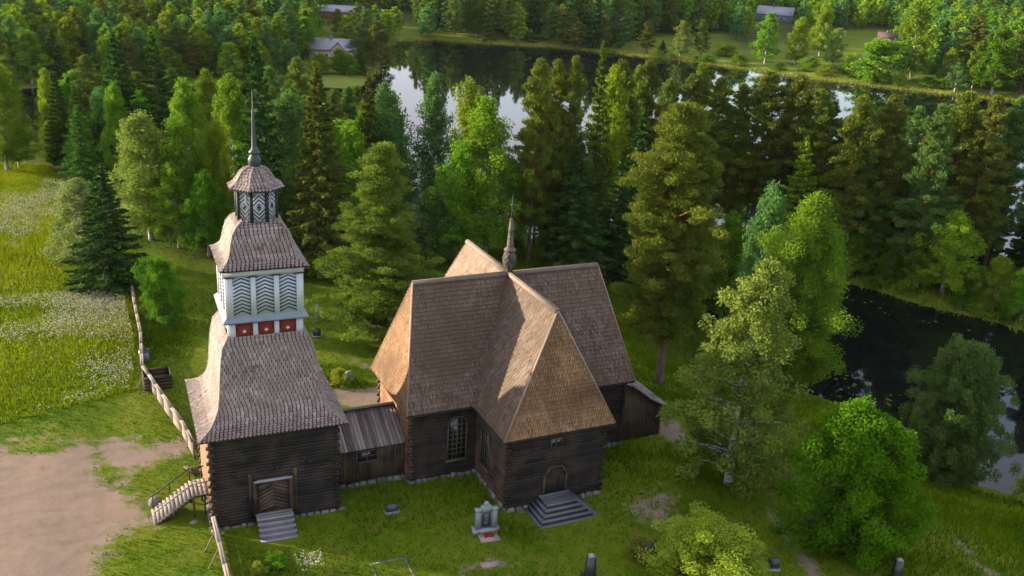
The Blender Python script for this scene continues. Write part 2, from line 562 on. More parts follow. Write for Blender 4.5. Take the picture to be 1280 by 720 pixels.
WOODS = [np.array([(-31, 88), (-22, 60), (-12, 42), (2, 38), (16, 30), (22, 18), (36, 14), (41, 25), (47, 45), (53, 54), (62, 52), (70, 40), (80, 27), (95, -5), (112, -40), (130, -70), (128, -20), (113, 10), (101, 35), (90, 50), (62, 66), (27, 64), (12, 92), (4, 118), (-10, 146), (-33, 158), (-60, 160), (-60, 120), (-40, 110)], float)]


def cat(*a):
    return np.unique(np.round(np.concatenate(a), 3))


gx = cat(np.geomspace(160, 3200, 26) * -1, np.arange(-160, -60, 5), np.arange(-60, 130, 1.), np.arange(-40, 42, .5), np.arange(130, 330, 5), np.geomspace(330, 3600, 34))
gy = cat(np.geomspace(160, 700, 8) * -1, np.arange(-160, -40, 6), np.arange(-40, 150, 1.), np.arange(-32, 60, .5), np.arange(150, 360, 3), np.geomspace(360, 4200, 46))
X, Y = np.meshgrid(gx, gy)
xf, yf = X.ravel(), Y.ravel()
zf = height(xf, yf)
nx, ny = len(gx), len(gy)
ii = (np.arange(ny - 1)[:, None] * nx + np.arange(nx - 1)[None]).ravel()
quads = np.stack([ii, ii + 1, ii + nx + 1, ii + nx], 1)
gm = build_mesh('ground', np.stack([xf, yf, zf], 1), quads.ravel(), np.arange(len(quads)) * 4, None, [M['ground']], None, True)
near = (np.abs(xf) < 70) & (yf > -70) & (yf < 120)


def soft(polys, w, amp=1.):
    o = np.zeros(len(xf))
    for p in polys:
        k = np.zeros(len(xf))
        k[near] = np.clip(.5 - sdf(p, xf[near], yf[near]) / w, 0, 1)
        o = np.maximum(o, k * amp)
    return o


ISL = [pix([(118, 560), (132, 568), (140, 600), (130, 606), (120, 585)]), pix([(20, 556), (90, 562), (60, 572), (10, 570)]), pix([(196, 588), (215, 580), (208, 600), (178, 604)])]
dirt = np.maximum.reduce([soft([YARD], 3.4), soft(PATHS[:3] + PATHS[4:5], 1.1, .95), soft([PATHS[3], PATHS[5], PATHS[6]], 2.2, .62), soft(PATHS_SOFT, 1., .55)])
dirt = dirt - soft(ISL, 1.6, .75)
meadow = soft([MEADOW], 1.5)
wd = water_d(xf, yf)
reed = np.where((wd > -1) & (yf > 120) & (xf > 60), np.clip(1.3 - wd / 9, 0, 1), 0) + np.where((wd > -1) & (xf > 55) & (yf < 60), np.clip(1.2 - wd / 4, 0, 1) * .4, 0)
wood = np.zeros(len(xf)); nn = (np.abs(xf) < 150) & (yf < 170) & (yf > -90)
wood[nn] = np.clip(.5 - sdf(WOODS[0], xf[nn], yf[nn]) / 6, 0, .7)
wood = np.where((wd < 4) & (xf > 50), wood * np.clip((wd) / 4, 0, 1), wood)
wood = np.maximum(wood, np.where((yf > 190) & (wd > 40), .75, 0))
OPEN = [np.array([at(u, v, zz)[:2] for u, v in pl_]) for pl_, zz in (([(780, 66), (905, 84), (960, 84), (905, 46), (800, 48)], -4), ([(905, 84), (1080, 100), (1180, 112), (1110, 45), (1040, 48), (1000, 52), (930, 66)], -4), ([(345, 88), (392, 90), (440, 84), (440, 70), (392, 76), (345, 80)], -3))]
far_ = yf > 100
for o_ in OPEN:
    wood[far_] *= np.clip(.5 + sdf(o_, xf[far_], yf[far_]) / 8, 0, 1)
reed = np.maximum(reed, np.where((yf > 205) & (xf < 60) & (wd > -1), np.clip(1.4 - wd / 14, 0, 1) * .8, 0))
for nm, arr in (('dirt', dirt), ('meadow', meadow), ('reed', np.clip(reed, 0, 1)), ('wood', wood)):
    a = gm.attributes.new(nm, 'FLOAT', 'POINT'); a.data.foreach_set('value', arr.astype(np.float32))
go = bpy.data.objects.new('ground', gm); COL.objects.link(go); tag(go, kind='structure')
wb_ = MB(); wb_.face([(-3000, -600, -6), (3500, -600, -6), (3500, 600, -6), (-3000, 600, -6)])
tag(wb_.build('lake_water', M['water']), kind='structure')


# ------------------------------------------------------------------ shingles and logs
def shingles(mb, Lf, Rf, rows, w, lift=.03, tip=.0, over=1.15, ts=None, jit=.012, fill=.88):
    for i in range(rows):
        t0 = (ts[i] if ts is not None else i / rows)
        te = (ts[i + 1] if ts is not None else (i + 1) / rows)
        t1 = min(1., t0 + (te - t0) * over)
        L0, R0, L1, R1 = (np.array(f(t)) for f, t in ((Lf, t0), (Rf, t0), (Lf, t1), (Rf, t1)))
        W0 = np.linalg.norm(R0 - L0)
        if W0 < .04: continue
        e = (R0 - L0) / W0
        mid = (L1 + R1) / 2 - (L0 + R0) / 2
        up = mid - e * (mid @ e)
        nrm = np.cross(e, up); nrm /= np.linalg.norm(nrm)
        aL = (L1 - L0) @ e; aR = (R1 - L0) @ e
        n = int(W0 / w) + 2
        off = (.5 if i % 2 else 0.) * w + random.uniform(-.1, .1) * w - (aL if aL < 0 else 0)
        xs = np.arange(-2, n + 2 + int(max(0, aL) / w)) * w + off - w + min(0, aL)
        row_t = random.uniform(-.08, .08)
        for x0 in xs:
            x1 = x0 + w * fill * random.uniform(.94, 1.04)
            b0, b1 = max(x0, 0), min(x1, W0)
            c0, c1 = max(x0, aL), min(x1, aR)
            if b1 - b0 < .01 and c1 - c0 < .01: continue
            if b1 < b0: b0 = b1 = (min(max(x0, 0), W0))
            if c1 < c0: c0 = c1 = (min(max(x0, aL), aR))
            lf = lift * random.uniform(.75, 1.3)
            dy = random.uniform(-jit, jit)
            ul = up / np.linalg.norm(up)
            tn = min(1, max(0, random.gauss(.55, .2) + row_t))
            B0 = L0 + e * b0 + nrm * lf + ul * dy; B1 = L0 + e * b1 + nrm * lf + ul * dy
            T0 = L0 + e * c0 + up + nrm * .006; T1 = L0 + e * c1 + up + nrm * .006
            if tip > 0 and b1 - b0 > .5 * w:
                ch = ul * tip
                q = .27 * (b1 - b0)
                mb.face([B0 + ch, B0 + e * q, B1 - e * q, B1 + ch, T1, T0], tn)
                B0 = B0 + e * q; B1 = B1 - e * q
            else:
                mb.face([B0, B1, T1, T0], tn)
            mb.face([B0 - nrm * lf, B1 - nrm * lf, B1, B0], tn * .6)


def lerpf(a, b):
    a = np.array(a, float); b = np.array(b, float)
    return lambda t: a + (b - a) * t


def polyf(pts):
    """polyline parametrised by arc length"""
    P = np.array(pts, float)
    s = np.concatenate([[0], np.cumsum(np.linalg.norm(np.diff(P, axis=0), axis=1))]); s /= s[-1]
    return lambda t: np.array([np.interp(t, s, P[:, k]) for k in range(3)])


def log_wall(mb, p0, p1, z0, z1, ch=.225, bulge=.038):
    """stacked rounded logs; outside is on the right of p0 -> p1 seen from above"""
    p0 = np.array(p0, float); p1 = np.array(p1, float)
    d = (p1 - p0); ln = np.linalg.norm(d); d /= ln
    n = np.array((d[1], -d[0]))
    z = z0
    while z < z1 - .02:
        zt = min(z + ch * random.uniform(.92, 1.08), z1)
        prof = [(0, z), (bulge * .85, z + .05), (bulge, (z + zt) / 2), (bulge * .85, zt - .05), (0, zt)]
        br = sorted([0, ln] + ([random.uniform(.25, .75) * ln] if ln > 5 else []))
        for k in range(len(br) - 1):
            tn = random.random()
            a = p0 + d * br[k]; b = p0 + d * (br[k + 1] - (.012 if k < len(br) - 2 else 0))
            V = []
            for q in (a, b):
                for o, zz in prof: V.append((q[0] + n[0] * o, q[1] + n[1] * o, zz))
            m = len(prof)
            mb.add(V, [(i, m + i, m + i + 1, i + 1) for i in range(m - 1)], tn)
        z = zt


def log_ends(mb, c, d1, d2, z0, z1, ch=.27, out=.2):
    """crossed log heads at a corner"""
    z = z0; k = 0
    c = np.array(c, float)
    while z < z1 - .1:
        d = np.array(d1 if k % 2 else d2, float); s = np.array((-d[1], d[0]))
        a = c - d * .25; b = c + d * out * random.uniform(.8, 1.15)
        w = .09
        pts = [a - s * w, b - s * w, b + s * w, a + s * w]
        if np.cross(pts[1] - pts[0], pts[2] - pts[1]) < 0: pts = pts[::-1]
        mb.hexa([(p[0], p[1], z + .03) for p in pts] + [(p[0], p[1], z + ch - .03) for p in pts])
        z += ch; k += 1


def stones(mb, p0, p1, z0, z1, out=.25, size=.45):
    p0 = np.array(p0, float); p1 = np.array(p1, float)
    d = p1 - p0; ln = np.linalg.norm(d); d /= ln; n = np.array((d[1], -d[0]))
    s = 0
    while s < ln:
        w = size * random.uniform(.6, 1.5)
        h = z1 - random.uniform(0, .12) ; o = out * random.uniform(.6, 1.3)
        cx = p0 + d * (s + w / 2)
        V = []
        for (da, do, zz, k) in [(-.5, -.3, z0, 1), (.5, -.3, z0, 1), (.5, 1, z0, 1), (-.5, 1, z0, 1), (-.42, -.3, h, .8), (.42, -.3, h, .8), (.36, .7, h - .05, .8), (-.36, .75, h - .03, .8)]:
            q = cx + d * (da * w) + n * (do * o)
            V.append((q[0] + random.uniform(-.03, .03), q[1] + random.uniform(-.03, .03), zz))
        V = [V[3], V[2], V[1], V[0], V[7], V[6], V[5], V[4]]
        mb.hexa(V)
        s += w * .97


# ------------------------------------------------------------------ the church
H, EZ, WE, RA, HP, WW, WA = 13.95, 5.83, 4.17, 7.35, 1.7, 3.6, 8.55
ch = empty('church', (0, 0, 0), 'dark log cruciform church under steep shingled roofs with a small ridge spire', 'church')


def rot4(k):
    c, s = [(1, 0), (0, 1), (-1, 0), (0, -1)][k]
    return lambda x, y, z=0.: np.array((c * x - s * y, s * x + c * y, z))


# arm k points along local -y (k=0: front), rotated in quarter turns
ridge_len = [7.9, 7.35, 8.0, 7.35]
arm_wall = [9.2, 8.5, 9.2, 8.6]
slope_mb = []
for k in range(4):
    R4 = rot4(k); rl = ridge_len[k]; ee = rl + HP
    hub = R4(0, 0, H); rend = R4(0, -rl, H)
    cl = R4(-WE, -ee, EZ); cr = R4(WE, -ee, EZ); vl = R4(-WE, -WE, EZ); vr = R4(WE, -WE, EZ)
    up_ = MB()
    sag = np.array((0, 0, -.04))
    up_.face([cl + sag, cr + sag, rend + sag]); up_.face([vl + sag, cl + sag, rend + sag, hub + sag]); up_.face([cr + sag, vr + sag, hub + sag, rend + sag])
    up_.face([p - np.array((0, 0, .14)) for p in (cl, vl, vr, cr)])
    # fascia
    for a, b in ((cl, cr), (vl, cl), (cr, vr)):
        up_.face([a + sag * 4, b + sag * 4, b, a])
    up_.build('roof_boarding', M['roof_under'], ch)
    m = MB(); shingles(m, lerpf(vl, hub), lerpf(cl, rend), 30, .125, .075, .06, jit=.02, fill=.8)
    m2 = MB(); shingles(m2, lerpf(cr, rend), lerpf(vr, hub), 30, .125, .075, .06, jit=.02, fill=.8)
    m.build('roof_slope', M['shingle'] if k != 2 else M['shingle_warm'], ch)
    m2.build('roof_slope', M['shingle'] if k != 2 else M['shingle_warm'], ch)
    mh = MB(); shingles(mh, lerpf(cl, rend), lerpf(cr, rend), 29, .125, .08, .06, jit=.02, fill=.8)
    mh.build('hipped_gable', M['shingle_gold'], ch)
    mr = MB()
    upv = np.array((0, 0, .05))
    out = R4(1, 0, 0)
    for sg in (-1, 1):
        a, b = rend + upv, hub * np.array((1, 1, 1)) + upv
        drop = np.array((0, 0, -.20)); side = out * .11 * sg
        off = np.cross((b - a) / np.linalg.norm(b - a), side / .22) * sg
        nn_ = np.array((0, 0, 1.)) * .045 + out * sg * .09
        mr.add([a + nn_, b + nn_, b + side + drop + nn_, a + side + drop + nn_, a + nn_ * 1.6, b + nn_ * 1.6, b + side + drop + nn_ * 1.5, a + side + drop + nn_ * 1.5],
               [(0, 1, 2, 3), (4, 7, 6, 5), (3, 2, 6, 7), (0, 3, 7, 4), (1, 5, 6, 2)], .6)
    mr.beam(rend + np.array((0, 0, .1)), hub + np.array((0, 0, .1)), .1, .06, .4)
    mr.build('ridge_board', M['ridge'], ch)
    for c_ in (cl, cr):
        me_ = MB(); dd = (rend - c_); nrm_ = R4(.5 if c_ is cr else -.5, -.5, .35)
        me_.beam(c_ + nrm_ * .06, rend + nrm_ * .06, .13, .05, .7, upv=nrm_)
        me_.build('hip_board', M['shingle_warm'], ch)
    # walls
    aw = arm_wall[k]
    P = [R4(-WW, -WW)[:2], R4(-WW, -aw)[:2], R4(WW, -aw)[:2], R4(WW, -WW)[:2]]
    for j in range(3):
        wm = MB(); log_wall(wm, P[j], P[j + 1], .42, EZ + .5)
        # seen faces: front arm's left wall is browner, west walls paler, sunlight put into their colour
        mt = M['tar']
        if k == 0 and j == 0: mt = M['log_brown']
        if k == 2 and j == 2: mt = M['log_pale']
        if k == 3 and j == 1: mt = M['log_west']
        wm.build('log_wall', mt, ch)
        fm = MB(); stones(fm, P[j], P[j + 1], -.3, .45 + (.0 if j else .05))
        fm.build('foundation', M['stone'], ch)
    for pc, dx_ in ((P[1], -1), (P[2], 1)):
        lm = MB(); log_ends(lm, pc, R4(dx_, 0)[:2], R4(0, -1)[:2], .45, EZ)
        lm.build('corner_notching', M['tar'] if k != 3 else M['log_brown'], ch)
# valley boards dark lines and the hub cap
for k in range(4):
    R4 = rot4(k); vb_ = MB()
    vb_.beam(R4(-WE, -WE, EZ) + np.array((0, 0, .03)), np.array((0, 0, H + .0)), .12, .04, .2)
    vb_.build('valley_board', M['roof_under'], ch)
sp = MB()
OX, OZ = [.30, .44, .48, .45, .34, .26], [14.42, 14.65, 14.95, 15.2, 15.5, 15.66]
sp.lathe(0, 0, [(.26, 13.4), (.22, 14.3)] + list(zip(OX, OZ)), 14, .3)
for q in range(6):   # shingle rings round the onion
    z = 14.42 + q * .19
    r = np.interp(z, OZ, OX)
    for a in range(12):
        t_ = 2 * PI * (a + .5 * (q % 2)) / 12
        c_, s_ = math.cos(t_), math.sin(t_); tx_, ty_ = -s_, c_
        r2 = np.interp(z + .22, OZ, OX)
        p = lambda w_, rr, zz: (c_ * rr + tx_ * w_, s_ * rr + ty_ * w_, zz)
        sp.face([p(-.10, r + .04, z + .07), p(0, r + .05, z), p(.10, r + .04, z + .07), p(.10, r2 + .01, z + .22), p(-.10, r2 + .01, z + .22)], random.random())
sp.lathe(0, 0, [(.26, 15.62), (.46, 15.68), (.43, 15.78), (.25, 15.92), (.22, 16.0)], 14, .75)
prof = [(.215, 15.95), (.185, 16.5), (.15, 17.1), (.12, 17.6), (.09, 18.1)]
sp.lathe(0, 0, prof, 10, .3)
for q in range(12):
    z = 15.95 + q * .18
    r = np.interp(z, [p[1] for p in prof], [p[0] for p in prof])
    sp.lathe(0, 0, [(r + .05, z), (r + .01, z + .16)], 8, random.uniform(.1, .9))
spo = sp.build('spire', M['spire_wood'], ch)
fr_ = MB(); fr_.tube([(0, 0, 18.0), (0, 0, 18.8), (0, 0, 19.8)], [.05, .035, .015], 6, .2)
fr_.lathe(0, 0, [(.02, 18.95), (.08, 19.02), (.08, 19.1), (.02, 19.18)], 8)
fr_.build('weathervane_rod', M['lead'], spo)


def arched_window(par, fr, a0, a1, z0, z1, nxp, nzp, name='window'):
    """frame and bars stand proud of the logs, the pane lies behind the bars"""
    m = MB(); w = a1 - a0; r = w / 2; zc = z1 - r
    arc = [(a0 + r + r * math.cos(t), zc + r * .9 * math.sin(t)) for t in np.linspace(0, PI, 9)]
    g = MB(); g.prism([(a0, z0), (a1, z0)] + arc, fr, .0, .066, .5)
    m.rect(fr, a0 - .09, a0, z0 - .1, zc, .0, .13, .6); m.rect(fr, a1, a1 + .09, z0 - .1, zc, .0, .13, .6)
    for i in range(8):
        p, q = arc[i], arc[i + 1]
        o = lambda s: ((s[0] - a0 - r) * (r + .09) / r + a0 + r, (s[1] - zc) * (r + .09) / r + zc)
        m.prism([p, o(p), o(q), q], fr, .0, .13, .6)
    m.rect(fr, a0 - .2, a1 + .2, z0 - .24, z0 - .1, .0, .2, .9)
    bars = MB()
    for i in range(1, nxp):
        a = a0 + w * i / nxp
        bars.rect(fr, a - (.05 if i == nxp // 2 else .028), a + (.05 if i == nxp // 2 else .028), z0, z1 - (.02 if i == nxp // 2 else .3 * r), .068, .102, .5)
    for i in range(1, nzp):
        z = z0 + (zc - z0) * i / (nzp - 1)
        bars.rect(fr, a0, a1, z - .028, z + .028, .068, .098, .5)
    o = m.build(name, M['lattice'], par)
    g.build('pane', M['glass'], o)
    bars.build('glazing_bars', M['lattice'], o)
    return o


# windows and doors
frS = frame((0, -WW, 0), (0, -1))
arched_window(ch, frS, -5.75, -4.45, 1.65, 4.95, 4, 8)
arched_window(ch, frame((-WW, 0, 0), (-1, 0)), 4.75, 6.05, 1.75, 4.7, 4, 8)
frF = frame((0, -9.2, 0), (0, -1))
w_ = MB(); w_.rect(frF, -.55, .35, 4.55, 5.25, 0, .1, .3); wo = w_.build('window', M['lattice'], ch)
g_ = MB(); g_.rect(frF, -.47, -.13, 4.63, 5.17, .1, .112, .3); g_.rect(frF, -.07, .27, 4.63, 5.17, .1, .112, .3); g_.build('pane', M['glass'], wo)
d_ = MB()
hexd = [(-.78, .9), (.78, .9), (.78, 2.35), (.42, 2.95), (-.42, 2.95), (-.78, 2.35)]
d_.prism(hexd, frF, 0, .075, .15)
do = d_.build('door', M['tar'], ch)
f_ = MB()
for i in range(len(hexd)):
    if i == 0: continue
    p, q = hexd[i], hexd[(i + 1) % 6]
    k_ = 1.16
    o_ = lambda s: (s[0] * k_, (s[1] - 1.9) * (1.12 if s[1] > 1 else 1) + 1.9)
    f_.prism([p, o_(p), o_(q), q], frF, 0, .14, .9)
f_.build('door_frame', M['log_brown'], do)
b_ = MB()
for i in range(7):
    b_.rect(frF, -.76 + i * .217, -.76 + i * .217 + .2, .92, 2.3, .076, .092)
b_.build('door_planks', M['tar'], do)
# stepped pyramid before the south door
st = MB()
for i in range(5):
    x1 = 1.15 + (4 - i) * .26; y1 = -10.7 - (4 - i) * .30
    z1 = .2 * (i + 1); z0 = z1 - .2
    nb = 3 if i < 4 else 6
    st.box(-.05 - x1, -.05 + x1, y1 + .03, -9.24, z0 - (.3 if i == 0 else 0), z1 - .06, .0)
    yy = y1
    # planked treads on the three open sides
    st.box(-.05 - x1 - .03, -.05 + x1 + .03, y1, y1 + .30, z1 - .058, z1, .8)
    if i < 4:
        st.box(-.05 - x1 - .03, -.05 - x1 + .27, y1 + .302, -9.26, z1 - .058, z1, .55)
        st.box(-.05 + x1 - .27, -.05 + x1 + .03, y1 + .302, -9.26, z1 - .058, z1, .55)
    else:
        for j in range(4):
            ya = y1 + .31 + j * .29
            st.box(-.05 - x1 - .03, -.05 + x1 + .03, ya, ya + .28, z1 - .058, z1 - .001 * j)
st.build('front_steps', M['step_dark'], ch)
# sacristy with the swept roof against the east arm
x0, x1 = 8.72, 12.5
swp = [(8.45, 5.4), (9.3, 5.05), (10.3, 4.35), (11.3, 3.55), (12.3, 2.95), (12.95, 2.72)]
sw = MB()
nb = 13
for i in range(nb):
    a0 = x0 + (x1 - x0) * i / nb; a1 = x0 + (x1 - x0) * (i + 1) / nb - .02
    zt0, zt1 = (np.interp(a, [p[0] for p in swp], [p[1] for p in swp]) - .08 for a in (a0, a1))
    fr = frame((0, -3.2, 0), (0, -1))
    sw.prism([(a0, .15), (a1, .15), (a1, zt1), (a0, zt0)], fr, -.1, random.uniform(0, .015))
    fr2 = frame((0, 3.2, 0), (0, 1))
    sw.prism([(-a1, .15), (-a0, .15), (-a0, zt0), (-a1, zt1)], fr2, -.1, 0)
sw.box(x1 - .1, x1, -3.1, 3.1, .15, 2.7)
so = sw.build('sacristy_wall', M['board_dark'], ch)
sr = MB()
for i in range(len(swp) - 1):
    (a, za), (b, zb) = swp[i], swp[i + 1]
    for j in range(22):
        y0_ = -3.5 + j * .32
        dz = random.uniform(0, .02)
        sr.hexa([(a, y0_, za - .06), (b, y0_, zb - .06), (b, y0_ + .3, zb - .06), (a, y0_ + .3, za - .06), (a, y0_, za + .02 + dz), (b, y0_, zb + .02 + dz), (b, y0_ + .3, zb + .02 + dz), (a, y0_ + .3, za + .02 + dz)])
sr.build('sacristy_roof', M['gallery_roof'], so)
sf = MB(); stones(sf, (x0 - .1, -3.2), (x1, -3.2), -.5, .2, .3, .5); stones(sf, (x1, -3.2), (x1, 3.2), -.5, .2, .3, .5)
sf.build('foundation', M['stone'], so)

# ------------------------------------------------------------------ covered gallery between tower and church
ga = empty('covered_gallery', (-11, -1, 0), 'low dark plank gallery with board roof joining bell tower and church', 'gallery')
gw = MB(); fr = frame((0, -2.55, 0), (0, -1))
i = -13.95
while i < -8.3:
    w_ = random.uniform(.17, .27)
    gw.rect(fr, i, i + w_ - .015, .45, 3.35, -.08, random.uniform(0, .02)); i += w_
gw.build('plank_wall', M['board_dark'], ga)
gw = MB(); gw.box(-13.95, -8.6, 2.4, 2.55, .45, 3.35)
gw.build('plank_wall', M['board_dark'], ga)
gr = MB()
i = -14.6
while i < -7.95:
    w_ = random.uniform(.2, .34); dz = random.uniform(0, .025)
    x1_ = i + w_ - .015
    for sg in (-1, 1):
        y1_, z1_ = sg * 2.95, 3.12; 
        p = [(i, 0, 4.72), (x1_, 0, 4.72), (x1_, y1_, z1_), (i, y1_, z1_)]
        if sg > 0: p = p[::-1]
        q = [(a, b, c + .05 + dz) for a, b, c in p]
        p = p[::-1]; q = q[::-1]
        gr.hexa(p + q)
    i += w_
gr.beam((-14.6, 0, 4.84), (-8, 0, 4.84), .3, .07, .3)
gr.build('board_roof', M['gallery_roof'], ga)
gf = MB(); stones(gf, (-14, -2.55), (-8.5, -2.55), -.4, .45, .3, .5); gf.build('foundation', M['stone'], ga)
wn = MB(); wn.rect(fr, -12.1, -10.7, 2.0, 2.75, 0, .06, .3); wn_o = wn.build('window', M['glass'], ga)
wf = MB()
for a0, a1, z0, z1 in ((-12.2, -10.6, 2.75, 2.83), (-12.2, -10.6, 1.9, 2.0), (-12.2, -12.1, 2.0, 2.75), (-10.7, -10.6, 2.0, 2.75), (-11.44, -11.36, 2.0, 2.75), (-12.1, -11.44, 2.36, 2.4), (-11.36, -10.7, 2.36, 2.4)):
    wf.rect(fr, a0, a1, z0, z1, .0, .1, .3)
wf.build('window_frame', M['lattice'], wn_o)

# ------------------------------------------------------------------ the bell tower
TX, TY, TA = -18.007, -.877, -.039
_c, _s = math.cos(TA), math.sin(TA)


def T(x, y, z=0.):
    return np.array((TX + _c * x - _s * y, TY + _s * x + _c * y, z))


NORM = [(0, -1), (-1, 0), (0, 1), (1, 0)]


def tface(k, half):
    n = NORM[k]
    nw = (_c * n[0] - _s * n[1], _s * n[0] + _c * n[1])
    return frame(T(n[0] * half, n[1] * half), nw)


bt = empty('bell_tower', (TX, TY, 0), 'log bell tower with flared shingle roofs, white chevron storey and dark spire', 'tower')
cs = [(-4, -4), (4, -4), (4, 4), (-4, 4)]
for k in range(4):
    a, b = cs[k], cs[(k + 1) % 4]
    wm = MB(); log_wall(wm, T(*a)[:2], T(*b)[:2], .3, 7.1)
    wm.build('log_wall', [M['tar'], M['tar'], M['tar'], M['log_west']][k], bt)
    fm = MB(); stones(fm, T(*a)[:2], T(*b)[:2], -.9, .33, .28, .5); fm.build('foundation', M['stone'], bt)
    lm = MB()
    dA = T(*a)[:2] - T(0, 0)[:2]; sx, sy = np.sign(a[0]), np.sign(a[1])
    log_ends(lm, T(*a)[:2], (sx * _c, sx * _s), (-sy * _s, sy * _c), .3, 6.9)
    lm.build('corner_notching', M['tar'] if k in (1, 2) else M['log_brown'], bt)

PLOW = [(4.66, 6.88), (4.25, 7.06), (3.8, 7.34), (3.47, 7.72), (3.24, 8.3), (3.10, 9.1), (3.01, 10.2), (2.92, 11.2), (2.74, 12.1), (2.35, 12.72)]
PMID = [(2.68, 17.14), (2.38, 17.28), (2.12, 17.54), (1.97, 17.95), (1.86, 18.5), (1.70, 19.05), (1.42, 19.5), (1.0, 19.8)]


def flared_roof(name, prof, n_side, rows, w, rfac, mat, rot0=0.):
    m = MB(); u = MB()
    for k in range(n_side):
        if n_side == 4:
            (ax, ay), (bx, by) = [((-1, -1), (1, -1)), ((1, -1), (1, 1)), ((1, 1), (-1, 1)), ((-1, 1), (-1, -1))][k]
        else:
            t0 = -PI / 2 - PI / 8 + k * PI / 4; t1 = t0 + PI / 4
            ax, ay, bx, by = math.cos(t0), math.sin(t0), math.cos(t1), math.sin(t1)
        Lp = [T(ax * r, ay * r, z) for r, z in prof]; Rp = [T(bx * r, by * r, z) for r, z in prof]
        Lf, Rf = polyf(Lp), polyf(Rp)
        shingles(m, Lf, Rf, rows, w, .055, .09, fill=.84)
        dn = np.array((0, 0, -.03))
        for i in range(len(prof) - 1):
            u.face([Lp[i] + dn, Rp[i] + dn, Rp[i + 1] + dn, Lp[i + 1] + dn])
        c0 = T(0, 0, prof[0][1])
        u.face([Lp[0] + dn * 2, Rp[0] + dn * 2, c0 + dn * 2]); u.face([Lp[0] + dn * 2.2, Rp[0] + dn * 2.2, Rp[0] + dn, Lp[0] + dn])
    ro = m.build(name, mat, bt)
    u.build('roof_boarding', M['roof_under'], ro)
    for k in range(n_side):
        hb = MB()
        if n_side == 4: ax, ay = [(-1, -1), (1, -1), (1, 1), (-1, 1)][k]
        else: t0 = -PI / 2 - PI / 8 + k * PI / 4; ax, ay = math.cos(t0), math.sin(t0)
        pts = [T(ax * (r + .02), ay * (r + .02), z + .02) for r, z in prof]
        hb.tube(pts, [.05] * len(pts), 5, .5, cap=False)
        hb.build('hip_cap', mat, ro)
    return ro


lr = flared_roof('lower_roof', PLOW, 4, 29, .25, 1, M['scale'])
mr_ = flared_roof('middle_roof', PMID, 4, 15, .25, 1, M['scale'])
PTOP = [(1.76, 21.72), (1.38, 21.94), (1.14, 22.25), (.96, 22.55), (.68, 22.8), (.3, 22.92)]
lrf = flared_roof('lantern_roof', PTOP, 8, 8, .21, 1, M['scale'])
# ochre eave edges
eb = MB()
for k in range(4):
    fr = tface(k, 2.52)
    eb.rect(fr, -2.5, 2.5, 17.04, 17.13, -.1, .06, .5)
eb.build('eave_board', M['ochre'], mr_)
# red panel storey
rs = MB(); rs.box(-2.22, 2.22, -2.22, 2.22, 12.1, 13.8, .5, tf=T)
rso = rs.build('panel_storey', M['black'], bt)
for k in range(4):
    fr = tface(k, 2.22)
    xs = [-2.27, -.655, .655, 2.27]
    for i in range(4):
        h_ = .20 if i in (0, 3) else .15
        c_ = xs[i] + (.20 if i == 0 else -.20 if i == 3 else 0)
        pm = MB(); pm.rect(fr, c_ - h_, c_ + h_, 12.35, 13.62, .0, .1 if i in (1, 2) else .096, .7)
        pm.build('white_post', M['white'], rso)
    for i in range(3):
        c_ = (-1.337, 0, 1.337)[i]
        hw = (.53, .503, .53)[i]
        rm = MB(); rm.rect(fr, c_ - hw, c_ + hw, 12.35, 13.6, .0, .045, .5, 0)
        for (sa, sz) in ((-1, -1), (-1, 1), (1, -1), (1, 1)):
            rm.rect(fr, c_ + sa * (hw - .06) - .06, c_ + sa * (hw - .06) + .06, 13.0 + sz * .28 - .22, 13.0 + sz * .28 + .22, .045, .06, .2, 0)
        rm.prism([(c_ - .13, 13.0), (c_, 12.87), (c_ + .13, 13.0), (c_, 13.13)], fr, .045, .085, .9, 1)
        rm.build('red_panel', [M['red'], M['white']], rso)
# sill between the storeys
sl = MB()
for k in range(4):
    fr = tface(k, 2.3)
    a = [fr(-2.62, 13.78, .32), fr(2.62, 13.78, .32), fr(2.3, 14.1, .0), fr(-2.3, 14.1, .0)]
    sl.face(a, .6)
    sl.face([fr(-2.62, 13.70, .32), fr(2.62, 13.70, .32), fr(2.62, 13.78, .32), fr(-2.62, 13.78, .32)], .2)
    sl.face([fr(2.62, 13.70, .32), fr(-2.62, 13.70, .32), fr(-2.3, 13.70, 0), fr(2.3, 13.70, 0)], .2)
sl.build('storey_sill', M['sill'], bt)
sl2 = MB()
for k in range(4):
    fr = tface(k, 2.3); sl2.rect(fr, -2.45, 2.45, 13.6, 13.7, -.05, .16, .2)
sl2.build('sill_moulding', M['black'], bt)
